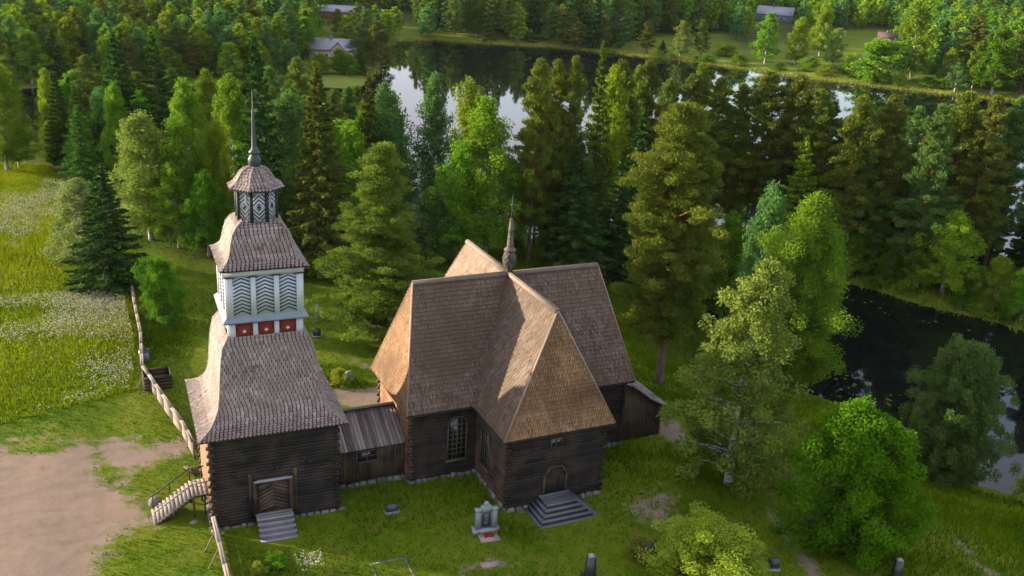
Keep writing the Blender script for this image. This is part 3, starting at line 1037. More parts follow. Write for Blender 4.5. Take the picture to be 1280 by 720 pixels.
# chevron storey
cw = MB(); cw.box(-2.29, 2.29, -2.29, 2.29, 13.6, 17.12, .5, tf=T)
cwo = cw.build('chevron_storey', M['white'], bt)
for k in range(4):
    fr = tface(k, 2.29)
    for c_, hw in ((-2.13, .2), (-.71, .16), (.71, .16), (2.13, .2)):
        pl = MB(); pl.rect(fr, c_ - hw, c_ + hw, 14.05, 16.62, 0, .09 if abs(c_) < 2 else .086, .8)
        pl.build('pilaster', M['white'], cwo)
    pl = MB(); pl.rect(fr, -2.37, 2.37, 16.70, 17.06, 0, .11, .7)
    pl.build('frieze', M['white'], cwo)
    for c_, hw in ((-2.13, .24), (-.71, .22), (.71, .22), (2.13, .24)):
        br = MB(); br.rect(fr, c_ - hw, c_ + hw, 16.6, 16.7, 0, .14, .5)
        br.build('capital', M['maroon'], cwo)
    for c_ in (-1.42, 0, 1.42):
        hw = .5
        hw = .545 if c_ else .55
        if c_: pass
        vm = MB()
        vm.rect(fr, c_ - hw, c_ + hw, 14.08, 16.66, 0, .03, .35, 0)
        n = 11
        for i in range(n):
            z = 14.12 + i * .238
            th = .085; rise = .25
            for sg in (-1, 1):
                if sg < 0: poly = [(c_ - hw, z), (c_, z + rise), (c_, z + rise + th), (c_ - hw, z + th)]
                else: poly = [(c_, z + rise), (c_ + hw, z), (c_ + hw, z + th), (c_, z + rise + th)]
                if max(p[1] for p in poly) > 16.85: continue
                vm.prism([(a, min(zz, 16.66)) for a, zz in poly], fr, .03, .05, .5, 1)
        vm.build('chevron_panel', [M['sill2'] if 'sill2' in M else M['white'], M['chevron']], cwo)
# lantern
ln_ = MB()
octp = [(1.13 / math.cos(PI / 8) * math.cos(-PI / 2 - PI / 8 + k * PI / 4), 1.13 / math.cos(PI / 8) * math.sin(-PI / 2 - PI / 8 + k * PI / 4)) for k in range(8)]
V = [T(x, y, 19.3) for x, y in octp] + [T(x, y, 21.8) for x, y in octp]
ln_.add(V, [(i, (i + 1) % 8, 8 + (i + 1) % 8, 8 + i) for i in range(8)], .5)
lno = ln_.build('lantern', M['black'], bt)
for k in range(8):
    t_ = -PI / 2 + k * PI / 4
    n = (math.cos(t_ + TA), math.sin(t_ + TA))
    c0 = T(1.13 * math.cos(t_), 1.13 * math.sin(t_))
    fr = frame(c0, n)
    pm = MB(); hw = .385; z0, z1 = 19.72, 21.55; zc = (z0 + z1) / 2
    pm.rect(fr, -hw, hw, z0, z1, 0, .03, .7, 0)
    th = .095
    for q in range(1, 6):
        b = q * .26          # concentric diamonds clipped to the panel
        for sg in (-1, 1):
            for sd in (-1, 1):
                # edge from (0, b) to (hw', b - hw'*s)
                sl_ = 1.0
                x0_, x1_ = max(0, (b - (z1 - zc)) / sl_), min(hw, b / sl_)
                if x1_ - x0_ < .03: continue
                za, zb = b - x0_ * sl_, b - x1_ * sl_
                poly = [(sd * x0_, zc + sg * za), (sd * x1_, zc + sg * zb), (sd * x1_, zc + sg * max(0, zb - th)), (sd * x0_, zc + sg * max(0, za - th))]
                ar = sum(poly[i][0] * poly[(i + 1) % 4][1] - poly[(i + 1) % 4][0] * poly[i][1] for i in range(4))
                if ar < 0: poly = poly[::-1]
                pm.prism(poly, fr, .03, .045, .5, 1)
    pm.prism([(-.14, zc), (0, zc - .14), (.14, zc), (0, zc + .14)], fr, .03, .06, .5, 1)
    pm.build('diamond_panel', [M['white'], M['black']], lno)
for x, y in octp:
    lp = MB(); lp.tube([T(x, y, 19.3), T(x, y, 21.75)], [.13, .13], 6, .3)
    lp.build('corner_post', M['black'], lno)
lc = MB(); lc.lathe(TX, TY, [(1.22, 19.5), (1.32, 19.55), (1.3, 19.68), (1.18, 19.7)], 24, .5); lc.build('base_moulding', M['lead'], lno)
tp = MB()
tp.lathe(TX, TY, [(.32, 22.8), (.26, 22.95), (.34, 23.02), (.40, 23.2), (.40, 23.4), (.30, 23.6), (.20, 23.7), (.34, 23.76), (.36, 23.84), (.2, 23.98), (.155, 24.1), (.11, 25.2), (.06, 26.4), (.03, 26.45)], 14, .5)
tpo = tp.build('spire', M['lead'], bt, True)
rd = MB(); rd.tube([T(0, 0, 26.3), T(0, 0, 27.5)], [.03, .015], 5, .5); rd.build('rod', M['pinkstone'], tpo)
# south door with herringbone planks
fr = tface(0, 4.05)
dm = MB(); dm.rect(fr, -1.25, .85, 1.05, 3.25, 0, .05, .3)
dro = dm.build('door', M['board_dark'], bt)
hb = MB()
for sg in (-1, 1):
    for i in range(9):
        z = .75 + i * .27
        xa, xb = -.2, -.2 + sg * 1.0
        poly = [(xa, z + .5), (xb, z), (xb, z + .24), (xa, z + .74)]
        poly = [(a, min(max(zz, 1.08), 3.1)) for a, zz in poly]
        if sg < 0: poly = poly[::-1]
        poly = poly if sg < 0 else poly
        ar = sum(poly[q][0] * poly[(q + 1) % 4][1] - poly[(q + 1) % 4][0] * poly[q][1] for q in range(4))
        if abs(ar) < .02: continue
        if ar < 0: poly = poly[::-1]
        hb.prism(poly, fr, .05, .07)
hb.build('herringbone_planks', M['herring'], dro)
for q_ in ((-1.5, -1.22, .8, 3.4, 0, .17, .2), (.82, 1.1, .8, 3.4, 0, .17, .2), (-1.75, -1.52, .6, 3.9, 0, .1, .0), (1.12, 1.35, .6, 3.9, 0, .1, .0)):
    fm = MB(); fm.rect(fr, *q_); fm.build('door_post', M['board_dark'], dro)
ltl = MB(); ltl.rect(fr, -1.4, 1.0, 3.26, 3.40, .05, .26, .5); ltl.build('lintel', M['lintel'], dro)
for a in (-2.6, -1.0, -.2, .1, 1.7, 2.2):
    bh = MB(); bh.rect(fr, a - .12, a + .12, 4.0 + .03 * a, 4.24 + .03 * a, 0, .12, .0)
    bh.build('beam_end', M['black'], bt)
ds = MB()
fs = tface(0, 4.0)
ds.rect(fs, -1.35, .9, .5, .84, .08, .9, .0)
for j in range(3): ds.rect(fs, -1.4, .95, .86, .93, .1 + j * .29, .1 + j * .29 + .28)
for i in range(5):
    z = .93 - (i + 1) * .185
    ds.rect(fs, -1.4, .95, z - .05, z, .96 + i * .36, .96 + i * .36 + .34, .75)
    ds.rect(fs, -1.3, .85, -.3, z - .052, .98 + i * .36, .96 + i * .36 + .34, .0)
ds.build('door_steps', M['step'], bt)

# ------------------------------------------------------------------ timber stair up the tower's west side
ls = empty('timber_stair', (-25.7, -1.8, 0), 'weathered grey timber stair with thin handrails climbing to the west wall of the tower', 'stairs')
sm = MB(); rz_ = MB(); rs_ = MB()
y0, y1 = -2.85, -.85
for i in range(10):
    xa = -25.65 + i * .245
    z = .14 + i * .165
    sm.box(xa, xa + .27, y0, y1, z - .055, z, random.uniform(.55, .8))
    rs_.box(xa + .005, xa + .03, y0 + .01, y1 - .01, z - .165, z - .056, .6)
for j in range(4):
    xa = -25.65 + 10 * .245 + j * .265
    sm.box(xa, xa + .255, y0, y1, 1.72, 1.775, random.uniform(.55, .8))
sm.build('treads', M['stair'], ls)
rs_.build('risers', M['stair'], ls)
for yy in (y0 + .1, y1 - .1, -1.85):
    rz_.beam((-25.6, yy, -.05), (-23.1, yy, 1.62), .08, .22, .3)
for xx in (-23.1, -22.4):
    for yy in (y0 + .1, y1 - .1): rz_.beam((xx, yy, -.4), (xx, yy, 1.7), .12, .12, .3, upv=(0, 1, 0))
rz_.beam((-23.2, y0 + .1, 1.64), (-22.1, y0 + .1, 1.64), .08, .14, .3)
rz_.build('stair_carriage', M['log_brown'], ls)
for yy in (y0 - .03, y1 + .03):
    hr = MB()
    hr.beam((-25.6, yy, 1.05), (-23.1, yy, 2.66), .06, .07, .8); hr.beam((-23.1, yy, 2.69), (-22.15, yy, 2.69), .06, .07, .8)
    for xx, zz in ((-25.5, .1), (-24.4, .8), (-23.1, 1.6), (-22.3, 1.7)): hr.beam((xx, yy, zz - .3), (xx, yy, zz + 1.0), .07, .07, .4, upv=(0, 1, 0))
    hr.build('handrail', M['fence'] if yy < -2 else M['board_dark'], ls)


def boulder(x, y, z, s, label, cat='stone', name='boulder', mat='stone'):
    o = empty(name, (x, y, z), None)
    m = MB(); V = []; n = 9
    for i, (r, zz) in enumerate([(.75, -.2), (1, .15), (.95, .55), (.6, .8), (.2, .9)]):
        for k in range(n):
            a = 2 * PI * k / n; j = random.uniform(.85, 1.12)
            V.append((x + math.cos(a) * r * s[0] * j, y + math.sin(a) * r * s[1] * j, z + zz * s[2]))
    F = [(i * n + k, i * n + (k + 1) % n, (i + 1) * n + (k + 1) % n, (i + 1) * n + k) for i in range(4) for k in range(n)] + [tuple(4 * n + k for k in range(n))]
    m.add(V, F, .8)
    bpy.data.objects.remove(o)
    ob = m.build(name, M[mat], None, True)
    tag(ob, label, cat)
    return ob


boulder(-25.35, -.35, 0, (.42, .36, .75), 'pale rounded stone at the foot of the timber stair')
boulder(-23.2, -3.35, -.1, (.4, .3, .4), 'small pale stone lying under the landing of the timber stair')
bb = MB(); bb.beam((-22.9, 3.6, .35), (-22.4, 2.4, .35), .35, .08, .7)
bb.beam((-22.9, 3.6, .0), (-22.9, 3.6, .32), .2, .2, .3, upv=(0, 1, 0)); bb.beam((-22.4, 2.4, .0), (-22.4, 2.4, .32), .2, .2, .3, upv=(0, 1, 0))
tag(bb.build('plank_bench', M['log_brown']), 'low brown plank bench on the grass beside the tower wall', 'bench')


# ------------------------------------------------------------------ fences
def fence(pts, label, hh=1.25, props=()):
    P = [np.array(p, float) for p in pts]
    z0 = hgt(*P[0])
    o = empty('plank_fence', (P[0][0], P[0][1], z0), label, 'fence')
    bd = MB(); cap = MB(); posts = []
    for a, b in zip(P[:-1], P[1:]):
        ln = np.linalg.norm(b - a); n = max(1, round(ln / 2.3))
        for i in range(n):
            p = a + (b - a) * i / n; q = a + (b - a) * (i + 1) / n
            q_ = p + (q - p) * .995
            zp, zq = hgt(*p), hgt(*q)
            for j in range(6):
                zz = .12 + j * (hh - .15) / 6
                bd.beam((*p, zp + zz + .1), (*q_, zq + zz + .1 + random.uniform(-.03, .03)), .04, (hh - .15) / 6 - .015)
            j1, j2 = random.uniform(-.03, .05), random.uniform(-.03, .05)
            side = np.array((-(q - p)[1], (q - p)[0])); side /= np.linalg.norm(side)
            for sg, ww in ((1, .15), (-1, .15)):
                s3 = np.array((*side, 0)) * sg
                A = np.array((*p, zp + hh + .12 + j1)); B = np.array((*q_, zq + hh + .12 + j2)); dr = np.array((0, 0, -.06))
                t3 = np.array((0, 0, .03)); V = [A, B, B + s3 * ww + dr, A + s3 * ww + dr]
                if sg > 0: V = V[::-1]
                V = V[::-1]
                cap.hexa([v for v in V] + [v + t3 for v in V])
            posts.append((p, zp))
    posts.append((P[-1], hgt(*P[-1])))
    bd.build('boards', M['fence'], o)
    cap.build('cap_boards', M['fence'], o)
    for p, zp in posts:
        m = MB(); m.beam((*p, zp - .4), (*p, zp + hh + .06), .13, .13, .4, upv=(0, 1, 0)); m.build('post', M['fence'], o)
    for (p, dx, dy) in props:
        m = MB(); zp = hgt(*p)
        m.tube([(p[0] + dx, p[1] + dy, zp - .1), (p[0], p[1], zp + hh)], [.05, .04], 6, .6); m.build('prop', M['fence'], o)
    return o


f1 = [at(u, v)[:2] for u, v in ((180, 476), (205, 513), (228, 545), (243, 574))]
fence(f1, 'pale plank fence bending towards the tower beside the gravel yard', 1.3, [((f1[0] + np.array((.2, -.9))), -.95, -.5)])
f0 = [at(u, v)[:2] for u, v in ((163, 355), (170, 395), (177, 430), (179, 472))]
fence(f0, 'thin grey plank fence running along the flower meadow to the spruce', 1.05)
f2 = [at(u, v)[:2] for u, v in ((268, 668), (276, 700), (290, 760))]
fence(f2, 'short plank fence below the front corner of the bell tower', 1.2, [(f2[0] + np.array((0, -1.2)), -.9, -.5), (f2[0] + np.array((0, -2.9)), -.9, -.6)])

# timber box by the fence
bx = at(197, 482)
tb = empty('timber_box', (bx[0], bx[1], hgt(bx[0], bx[1])), 'dark open topped timber box standing beside the pale plank fence', 'box')
zb = hgt(bx[0], bx[1])
for (xa, xb, ya, yb) in ((-1.1, 1.1, -.9, -.82), (-1.1, 1.1, .82, .9), (-1.1, -1.02, -.815, .815), (1.02, 1.1, -.815, .815)):
    m = MB()
    for j in range(4): m.box(bx[0] + xa, bx[0] + xb, bx[1] + ya, bx[1] + yb, zb + .05 + j * .3, zb + .05 + j * .3 + .28)
    m.build('board_side', M['board_dark'], tb)
bx2 = at(181, 450)
wtb = empty('water_tub', (bx2[0], bx2[1], hgt(bx2[0], bx2[1])), 'small dark tub with a pale blue front behind the fence bend', 'tub')
m = MB(); zz = hgt(bx2[0], bx2[1])
m.lathe(bx2[0], bx2[1], [(.42, zz - .1), (.48, zz + .5), (.46, zz + 1.0), (.40, zz + 1.0), (.38, zz + .75)], 14, .5); m.build('barrel', M['darkgranite'], wtb)
m = MB(); m.box(bx2[0] - .35, bx2[0] + .35, bx2[1] - .62, bx2[1] - .5, zz, zz + .85, .5); m.build('front_panel', M['sill'], wtb)


# ------------------------------------------------------------------ gravestones
def gravestone(u, v, kind, w, h, label, mat='darkgranite', rz=0., d=.2):
    p = at(u, v); z = hgt(p[0], p[1])
    o = empty('gravestone', (p[0], p[1], z), label, 'gravestone', None)
    fr = frame((0, 0, 0), (math.sin(rz), -math.cos(rz)))
    m = MB()
    if kind == 'slab':
        arc = [(w / 2 * math.cos(t), h - w * .22 + w * .22 * math.sin(t)) for t in np.linspace(0, PI, 9)]
        m.prism([(-w / 2, -.1), (w / 2, -.1)] + arc, fr, -d / 2, d / 2, .5)
        b = MB(); b.rect(fr, -w * .62, w * .62, -.15, .14, -d, d, .6)
        pm = [(m, 'headstone', mat), (b, 'plinth', 'granite')]
    elif kind == 'pillar':
        V = []
        for zz_, k_ in ((-.1, .5), (h * .9, .38)):
            V += [fr(-w * k_, zz_, -w * k_), fr(w * k_, zz_, -w * k_), fr(w * k_, zz_, w * k_), fr(-w * k_, zz_, w * k_)]
        V = [V[3], V[2], V[1], V[0], V[7], V[6], V[5], V[4]]
        m.hexa(V, .4)
        c = MB()
        tp_ = [fr(-w * .36, h * .9 + .004, w * .36), fr(w * .36, h * .9 + .004, w * .36), fr(w * .36, h * .9 + .004, -w * .36), fr(-w * .36, h * .9 + .004, -w * .36), fr(0, h, 0)]
        c.add(tp_, [(0, 1, 4), (1, 2, 4), (2, 3, 4), (3, 0, 4), (3, 2, 1, 0)], .9)
        b = MB(); b.rect(fr, -w * .75, w * .75, -.15, .18, -w * .75, w * .75, .5)
        pm = [(m, 'shaft', mat), (c, 'cap', 'granite'), (b, 'plinth', 'darkgranite')]
    for mb_, nm, mt in pm:
        mb_.v = [tuple(np.array(q) + np.array((p[0], p[1], z))) for q in mb_.v]
        mb_.build(nm, M[mt], o)
    return o


# the large ornate stone
p = at(607, 664); z = hgt(p[0], p[1])
gs = empty('gravestone', (p[0], p[1], z), 'tall ornate grey gravestone with arched dark panel and crown before the church', 'gravestone')
fr = frame((p[0], p[1], z), (-.12, -1))
m = MB()
m.rect(fr, -.62, .62, .25, 1.55, -.2, .0, .5)
m.rect(fr, -.72, -.42, .25, 1.62, -.22, .1, .6); m.rect(fr, .42, .72, .25, 1.62, -.22, .1, .6)
m.rect(fr, -.78, -.36, 1.62, 1.74, -.25, .14, .8); m.rect(fr, .36, .78, 1.62, 1.74, -.25, .14, .8)
arc = [(.46 * math.cos(t), 1.6 + .42 * math.sin(t)) for t in np.linspace(0, PI, 9)]
m.prism([(-.46, 1.5), (.46, 1.5)] + arc, fr, -.18, .06, .7)
m.lathe(*fr(0, 0, -.06)[:2], [(.08, z + 2.0), (.2, z + 2.06), (.16, z + 2.16), (.06, z + 2.24)], 8, .8)
m.build('headstone', M['granite'], gs)
m = MB(); arc = [(.3 * math.cos(t), 1.3 + .22 * math.sin(t)) for t in np.linspace(0, PI, 9)]
m.prism([(-.3, .38), (.3, .38)] + arc, fr, .0, .03, .3)
ip = m.build('inscription_panel', M['darkgranite'], gs)
m = MB()
for i, hw in enumerate((.16, .2, .12, .18, .14)): m.rect(fr, -hw, hw, 1.2 - i * .15, 1.25 - i * .15, .03, .036, .5)
m.build('inscription', M['granite'], ip)
m = MB(); m.rect(fr, -.9, .9, -.15, .25, -.4, .25, .8); m.build('plinth', M['granite'], gs)
m = MB(); m.rect(fr, -.65, .65, -.1, .1, .27, 1.25, .6); m.build('grave_slab', M['pinkstone'], gs)
m = MB()
for i in range(70):
    a = random.uniform(-.28, .28); dd = random.uniform(.42, .8)
    q = fr(a, .11, dd); m.add([q + np.array((-.07, -.07, 0)), q + np.array((.07, -.07, 0)), q + np.array((.07, .07, 0)), q + np.array((-.07, .07, 0)), q + np.array((0, 0, .09))], [(0, 1, 4), (1, 2, 4), (2, 3, 4), (3, 0, 4), (3, 2, 1, 0)])
m.build('flower_bed', M['red'], gs)['kind'] = 'stuff'
gravestone(490, 641, 'slab', .85, .7, 'low rounded dark gravestone on the lawn between tower and church', rz=-.1)
gravestone(737, 724, 'pillar', .62, 1.9, 'dark stone grave pillar with pale tip on the front lawn', rz=-.2)
gravestone(811, 700, 'slab', .75, 1.3, 'dark upright gravestone half hidden between golden shrub and yellow bush', rz=-.3)
gravestone(397, 403, 'pillar', .34, 2.0, 'slender grey grave post on the grass behind the bell tower', 'granite')
gravestone(396, 421, 'slab', .75, .9, 'squat black gravestone behind the bell tower, in front of the grave post', rz=-.2)
gravestone(436, 475, 'slab', .6, .85, 'small gravestone beside the pale bush near the gravel path', 'granite', rz=.3)
gravestone(1000, 604, 'slab', .6, .6, 'low dark gravestone under the big birch, above the footpath', rz=-.4)
gravestone(1012, 666, 'slab', .55, 1.1, 'narrow dark gravestone with a pale top left of the round maple', rz=-.4)
gravestone(1119, 726, 'pillar', .55, 1.75, 'dark grave pillar with white tip at the bottom edge right of the maple', rz=-.4)
gravestone(966, 712, 'slab', .7, .9, 'dark gravestone at the right edge of the yellow bush', rz=-.4)
# grave kerb
p = at(490, 712); z = hgt(p[0], p[1])
k_ = MB()
for (a0, a1, b0, b1) in ((-1.15, -1.0, -1.6, 1.0), (1.0, 1.15, -1.6, 1.0), (-1.0, 1.0, .85, 1.0)):
    k_.box(p[0] + a0, p[0] + a1, p[1] + b0, p[1] + b1, z - .2, z + .02)
tag(k_.build('grave_kerb', M['stone']), 'low grey stone grave border sunk in the front lawn', 'grave border')
p = at(604, 708); z = hgt(p[0], p[1])
k_ = MB(); k_.box(p[0] - .1, p[0] + 1.1, p[1] - .25, p[1] + .35, z - .2, z + .05)
tag(k_.build('grave_slab', M['pinkstone']), 'flat pinkish stone slab in the bare patch of the lawn', 'stone slab')

# ------------------------------------------------------------------ trees
RNG = np.random.default_rng(11)


def leaf_faces(C, Lg, Wd, axis=None, spread=1., flat=0.):
    """diamond leaves at centres C; axis = preferred long direction"""
    n = len(C)
    a = RNG.normal(size=(n, 3)) * spread
    if axis is not None: a = a + axis
    a /= np.linalg.norm(a, axis=1)[:, None] + 1e-9
    b = RNG.normal(size=(n, 3)); b[:, 2] *= (1 - flat)
    b -= a * (a * b).sum(1)[:, None]
    b /= np.linalg.norm(b, axis=1)[:, None] + 1e-9
    s = RNG.uniform(.7, 1.3, n)[:, None]
    V = np.stack([C - a * Lg * s / 2, C + b * Wd * s / 2 + a * Lg * .06, C + a * Lg * s / 2, C - b * Wd * s / 2 + a * Lg * .06], 1)
    return V.reshape(-1, 3)


def limb_tubes(segs, n=4):
    """segs: list of (points, radii)"""
    V = []; F = []
    for pts, rad in segs:
        b = sum(len(v) for v in V)
        pts = np.array(pts); ring = []
        for i, p in enumerate(pts):
            d = pts[min(i + 1, len(pts) - 1)] - pts[max(i - 1, 0)]; d = d / (np.linalg.norm(d) + 1e-9)
            r = np.cross(d, (0, 0, 1.) if abs(d[2]) < .9 else (1., 0, 0)); r /= np.linalg.norm(r); q = np.cross(d, r)
            nn = n
            for k in range(nn):
                a = 2 * PI * k / nn
                ring.append(p + (r * math.cos(a) + q * math.sin(a)) * rad[i])
        V.append(np.array(ring))
        for i in range(len(pts) - 1):
            for k in range(n): F.append((b + i * n + k, b + i * n + (k + 1) % n, b + (i + 1) * n + (k + 1) % n, b + (i + 1) * n + k))
    return np.concatenate(V), F


def make_tree(kind, seed, lod=1.):
    """returns (trunk mesh arrays, crown mesh arrays) of a tree 1 high-unit = metres; h and r given by kind"""
    global RNG
    RNG = np.random.default_rng(seed)
    R = RNG
    segs = []; C = []; CR = []; CT = []; AX = []
    if kind == 'pine':
        h, r, cb = 20., 3.6, (R.uniform(.14, .26) if seed < 20 else (.2 if seed == 23 else .08))
        nb = 118; prof = lambda s: (min(1, .55 + s * 2.2)) * (1 - s ** 2.3) ** .85 + .02
        if seed == 24: prof = lambda s: min(1, .75 + 1.6 * s) * (1 - s) ** .62 + .03
        if seed == 23: prof = lambda s: min(1, .62 + 1.1 * s) * (1 - s ** 2.8) ** .72 + .03
        elev = lambda s: -.12 + .75 * s + R.normal() * .12
    elif kind == 'spruce':
        h, r, cb = 22., 3.3, R.uniform(.05, .1)
        nb = 150; prof = lambda s: (1 - s) ** .82 * min(1, .75 + 2.5 * s) + .015
        elev = lambda s: -.38 + .75 * s ** 1.5 + R.normal() * .06
    elif kind == 'birch':
        h, r, cb = 18., 3.3, (R.uniform(.10, .2) if seed < 20 else .05)
        nb = 66 if seed != 21 else 54; prof = lambda s: math.sin(PI * min(1, (.16 + .84 * s)) ** .85) ** .75 * (1 - .25 * s) + .05
        elev = lambda s: .35 + .6 * s + R.normal() * .15
    elif kind == 'round':
        h, r, cb = 10., 4.4, .06
        nb = 70; prof = lambda s: max(.1, 1 - ((s - .36) / .68) ** 2) ** .55
        elev = lambda s: .05 + .9 * s + R.normal() * .15
    elif kind == 'bushpine':
        h, r, cb = 10., 4., .03
        nb = 130; prof = lambda s: (min(1, .7 + s)) * (1 - s ** 2.2) ** .62 + .03
        elev = lambda s: .1 + .8 * s + R.normal() * .12
    elif kind == 'bush':
        h, r, cb = 3., 1.9, .0
        nb = 30; prof = lambda s: max(.1, 1 - ((s - .3) / .75) ** 2) ** .6
        elev = lambda s: .1 + 1. * s + R.normal() * .2
    nb = max(8, int(nb * (.3 + .7 * lod)))
    bend = R.normal(size=2) * .02 * h
    tp = lambda t: np.array((bend[0] * t * t + .12 * math.sin(5 * t + seed), bend[1] * t * t, t * h))
    tr = (.0115 if kind in ('birch',) else .0135) * h
    if kind == 'round': tr = .02 * h
    if kind == 'bushpine': tr = .018 * h
    ts = np.linspace(0, 1, 9 if lod > .5 else 4)
    segs.append(([tp(t) - np.array((0, 0, .3 if t == 0 else 0)) for t in ts], [max(.02, tr * (1 - t) ** .8 * (1.25 if t == 0 else 1)) for t in ts]))
    lobes = R.uniform(.72, 1.22, 9) if seed < 20 and kind != 'round' else R.uniform(.6, 1.3, 9)
    lz = R.uniform(.8, 1.15, 12) if seed < 20 else R.uniform(.62, 1.2, 12)
    for i in range(nb):
        s = ((i + R.uniform(0, 1)) / nb)
        if kind == 'spruce': s = s ** 1.1
        t = cb + (1 - cb) * s * .985
        az = i * 2.39996 + R.normal() * .3
        if kind == 'spruce': az = i * (2 * PI / 6.5) + R.normal() * .2
        ln = r * prof(s) * (R.uniform(.72, 1.12) if kind != 'pine' else R.uniform(.5, 1.2))
        if kind in ('birch', 'round', 'bush', 'bushpine', 'pine'):
            ln *= lobes[int(((az % (2 * PI)) / (2 * PI)) * 9) % 9] ** (.8 if kind != 'pine' else .6) * lz[int(s * 11.9)] ** .8
        if kind == 'pine' and R.random() < .10: ln *= .5
        el = elev(s)
        p0 = tp(t); d = np.array((math.cos(az) * math.cos(el), math.sin(az) * math.cos(el), math.sin(el)))
        # limb sets out below where its foliage sits
        drop = ln * (.35 if kind in ('birch', 'round', 'bush') else .0)
        p0 = p0 - np.array((0, 0, min(drop, max(0, p0[2] - .15 * h * (kind == 'birch')))))
        hor = np.array((math.cos(az), math.sin(az), 0))
        if kind == 'spruce':
            pt = lambda f: p0 + hor * ln * f + np.array((0, 0, ln * (math.sin(el) * f + .16 * f ** 3)))
        elif kind == 'birch':
            pt = lambda f: p0 + hor * ln * f + np.array((0, 0, (drop + ln * math.tan(min(el, 1.1)) * .55) * f - .42 * ln * max(0, f - .45) ** 1.5))
        else:
            pt = lambda f: p0 + d * ln * f + np.array((0, 0, (drop * .9) * f + (.10 * ln * f * f if kind == 'pine' else 0)))
        if lod > .3 and (kind != 'spruce' or i % 2 == 0):
            fs = (0, .5, 1) if kind != 'birch' else (0, .4, .75)
            segs.append(([pt(f) for f in fs], [max(.018, tr * (1 - t) * .42 + .01), max(.014, .22 * tr * (1 - t) + .008), .01]))
        if kind == 'spruce':
            n = max(4, int(ln * 34 * lod ** .8 + 8))
            f = R.uniform(.12, 1.03, n) ** .8
            lat = R.normal(size=n) * .20 * ln * (1.15 - f)
            side = np.array((-hor[1], hor[0], 0))
            P = np.array([pt(q) for q in f]) + side[None] * lat[:, None]
            P[:, 2] -= np.abs(R.normal(size=n)) * .16 + np.abs(lat) * .25
            C.append(P); CT.append(np.full(n, R.uniform(.1, .9))); 
            AX.append(hor[None] * .9 + side[None] * np.sign(lat)[:, None] * .5 + np.array((0, 0, -.55)))
            continue
        if kind == 'pine': fr_ = [(.36, .6), (.56, .8), (.74, .95), (.9, 1.), (1.0, .9)] if ln > 1.6 else [(.6, .7), (1., .9)]
        elif kind == 'birch': fr_ = [(.35, .8), (.6, 1), (.82, 1), (1., .9)] if ln > 1 else [(.5, .8), (1, .9)]
        elif kind == 'bushpine': fr_ = [(.55, .9), (.8, 1), (1., .9)]
        else: fr_ = [(.45, .9), (.75, 1), (1., 1.)]
        for f, k in fr_:
            c = pt(f) + R.normal(size=3) * (.14 if kind != 'pine' else np.array((.17, .17, .07))) * min(ln, 3)
            rc = {'pine': .66, 'birch': .76, 'round': .9, 'bush': .48, 'bushpine': .5}[kind] * k * (.72 if seed == 21 else 1) * R.uniform(.75, 1.25)
            rz = {'pine': .5, 'birch': 1.35, 'round': .8, 'bush': .85, 'bushpine': 1.1}[kind]
            n = int((.8 if seed == 21 else 1) * {'pine': 96, 'birch': 88, 'round': 95, 'bush': 60, 'bushpine': 62}[kind] * lod * k)
            u = R.normal(size=(n, 3)); u /= np.linalg.norm(u, axis=1)[:, None]
            u *= (R.uniform(0, 1, n) ** .45)[:, None]
            P = c + u * np.array((rc, rc, rc * rz))
            if kind == 'birch': P[:, 2] -= rc * .5
            C.append(P); CT.append(np.full(n, R.uniform(.0, 1.)))
            if kind in ('pine', 'bushpine'): AX.append(u * .8 + hor[None] * .35 + np.array((0, 0, .75)))
            elif kind == 'birch': AX.append(np.tile(np.array((0, 0, -.7)), (n, 1)) + u * .2)
            else: AX.append(u * .5 + np.array((0, 0, -.15)))
    if kind in ('pine', 'spruce', 'bushpine'):   # leader
        n = int(40 * lod) + 6
        P = np.array([tp(q) for q in R.uniform(.93, 1.0, n)]) + R.normal(size=(n, 3)) * .12
        C.append(P); CT.append(np.full(n, .6)); AX.append(np.tile(np.array((0, 0, 1.)), (n, 1)))
    C = np.concatenate(C); AX = np.concatenate(AX); CT = np.concatenate(CT)
    g = min(3.3, 1 / math.sqrt(lod * (.3 + .7 * lod))) if lod < 1 else lod ** -.52
    dims = {'pine': (.38, .105), 'spruce': (.48, .22), 'birch': (.25, .17), 'round': (.30, .22), 'bush': (.17, .12), 'bushpine': (.36, .13)}[kind]
    LV = leaf_faces(C, dims[0] * g, dims[1] * g, AX, .55)
    tint = np.clip(CT * .7 + R.uniform(0, .3, len(C)), 0, 1)
    TV, TF = limb_tubes(segs, 7 if lod > .5 else 4)
    return h, r, TV, TF, LV, tint


PROTO = {}
BARK = {'pine': 'pinebark', 'spruce': 'sprucebark', 'birch': 'birchbark', 'round': 'sprucebark', 'bush': 'sprucebark', 'bushpine': 'pinebark'}
NAMES = {'pine': 'pine_tree', 'spruce': 'spruce_tree', 'birch': 'birch_tree', 'round': 'broadleaf_tree', 'bush': 'bush', 'bushpine': 'pine_tree'}
PLANT = {'pine': 'pine', 'spruce': 'spruce', 'birch': 'birch', 'round': 'tree', 'bush': 'bush', 'bushpine': 'pine'}


def proto(kind, seed, lod):
    key = (kind, seed, lod)
    if key not in PROTO:
        h, r, TV, TF, LV, tint = make_tree(kind, seed, lod)
        nl = len(LV) // 4
        rr = np.percentile(np.hypot(LV[:, 0], LV[:, 1]), 97)
        hh = LV[:, 2].max()
        tm = build_mesh('trunk', TV, np.array(TF).ravel(), np.arange(len(TF)) * 4, None, [M[BARK[kind]]], None, True)
        cm = build_mesh('crown', LV, np.arange(nl * 4), np.arange(nl) * 4, tint, [L['birch']])
        jm = None
        PROTO[key] = (hh, rr, tm, cm, (TV, TF, LV, tint))
    return PROTO[key]


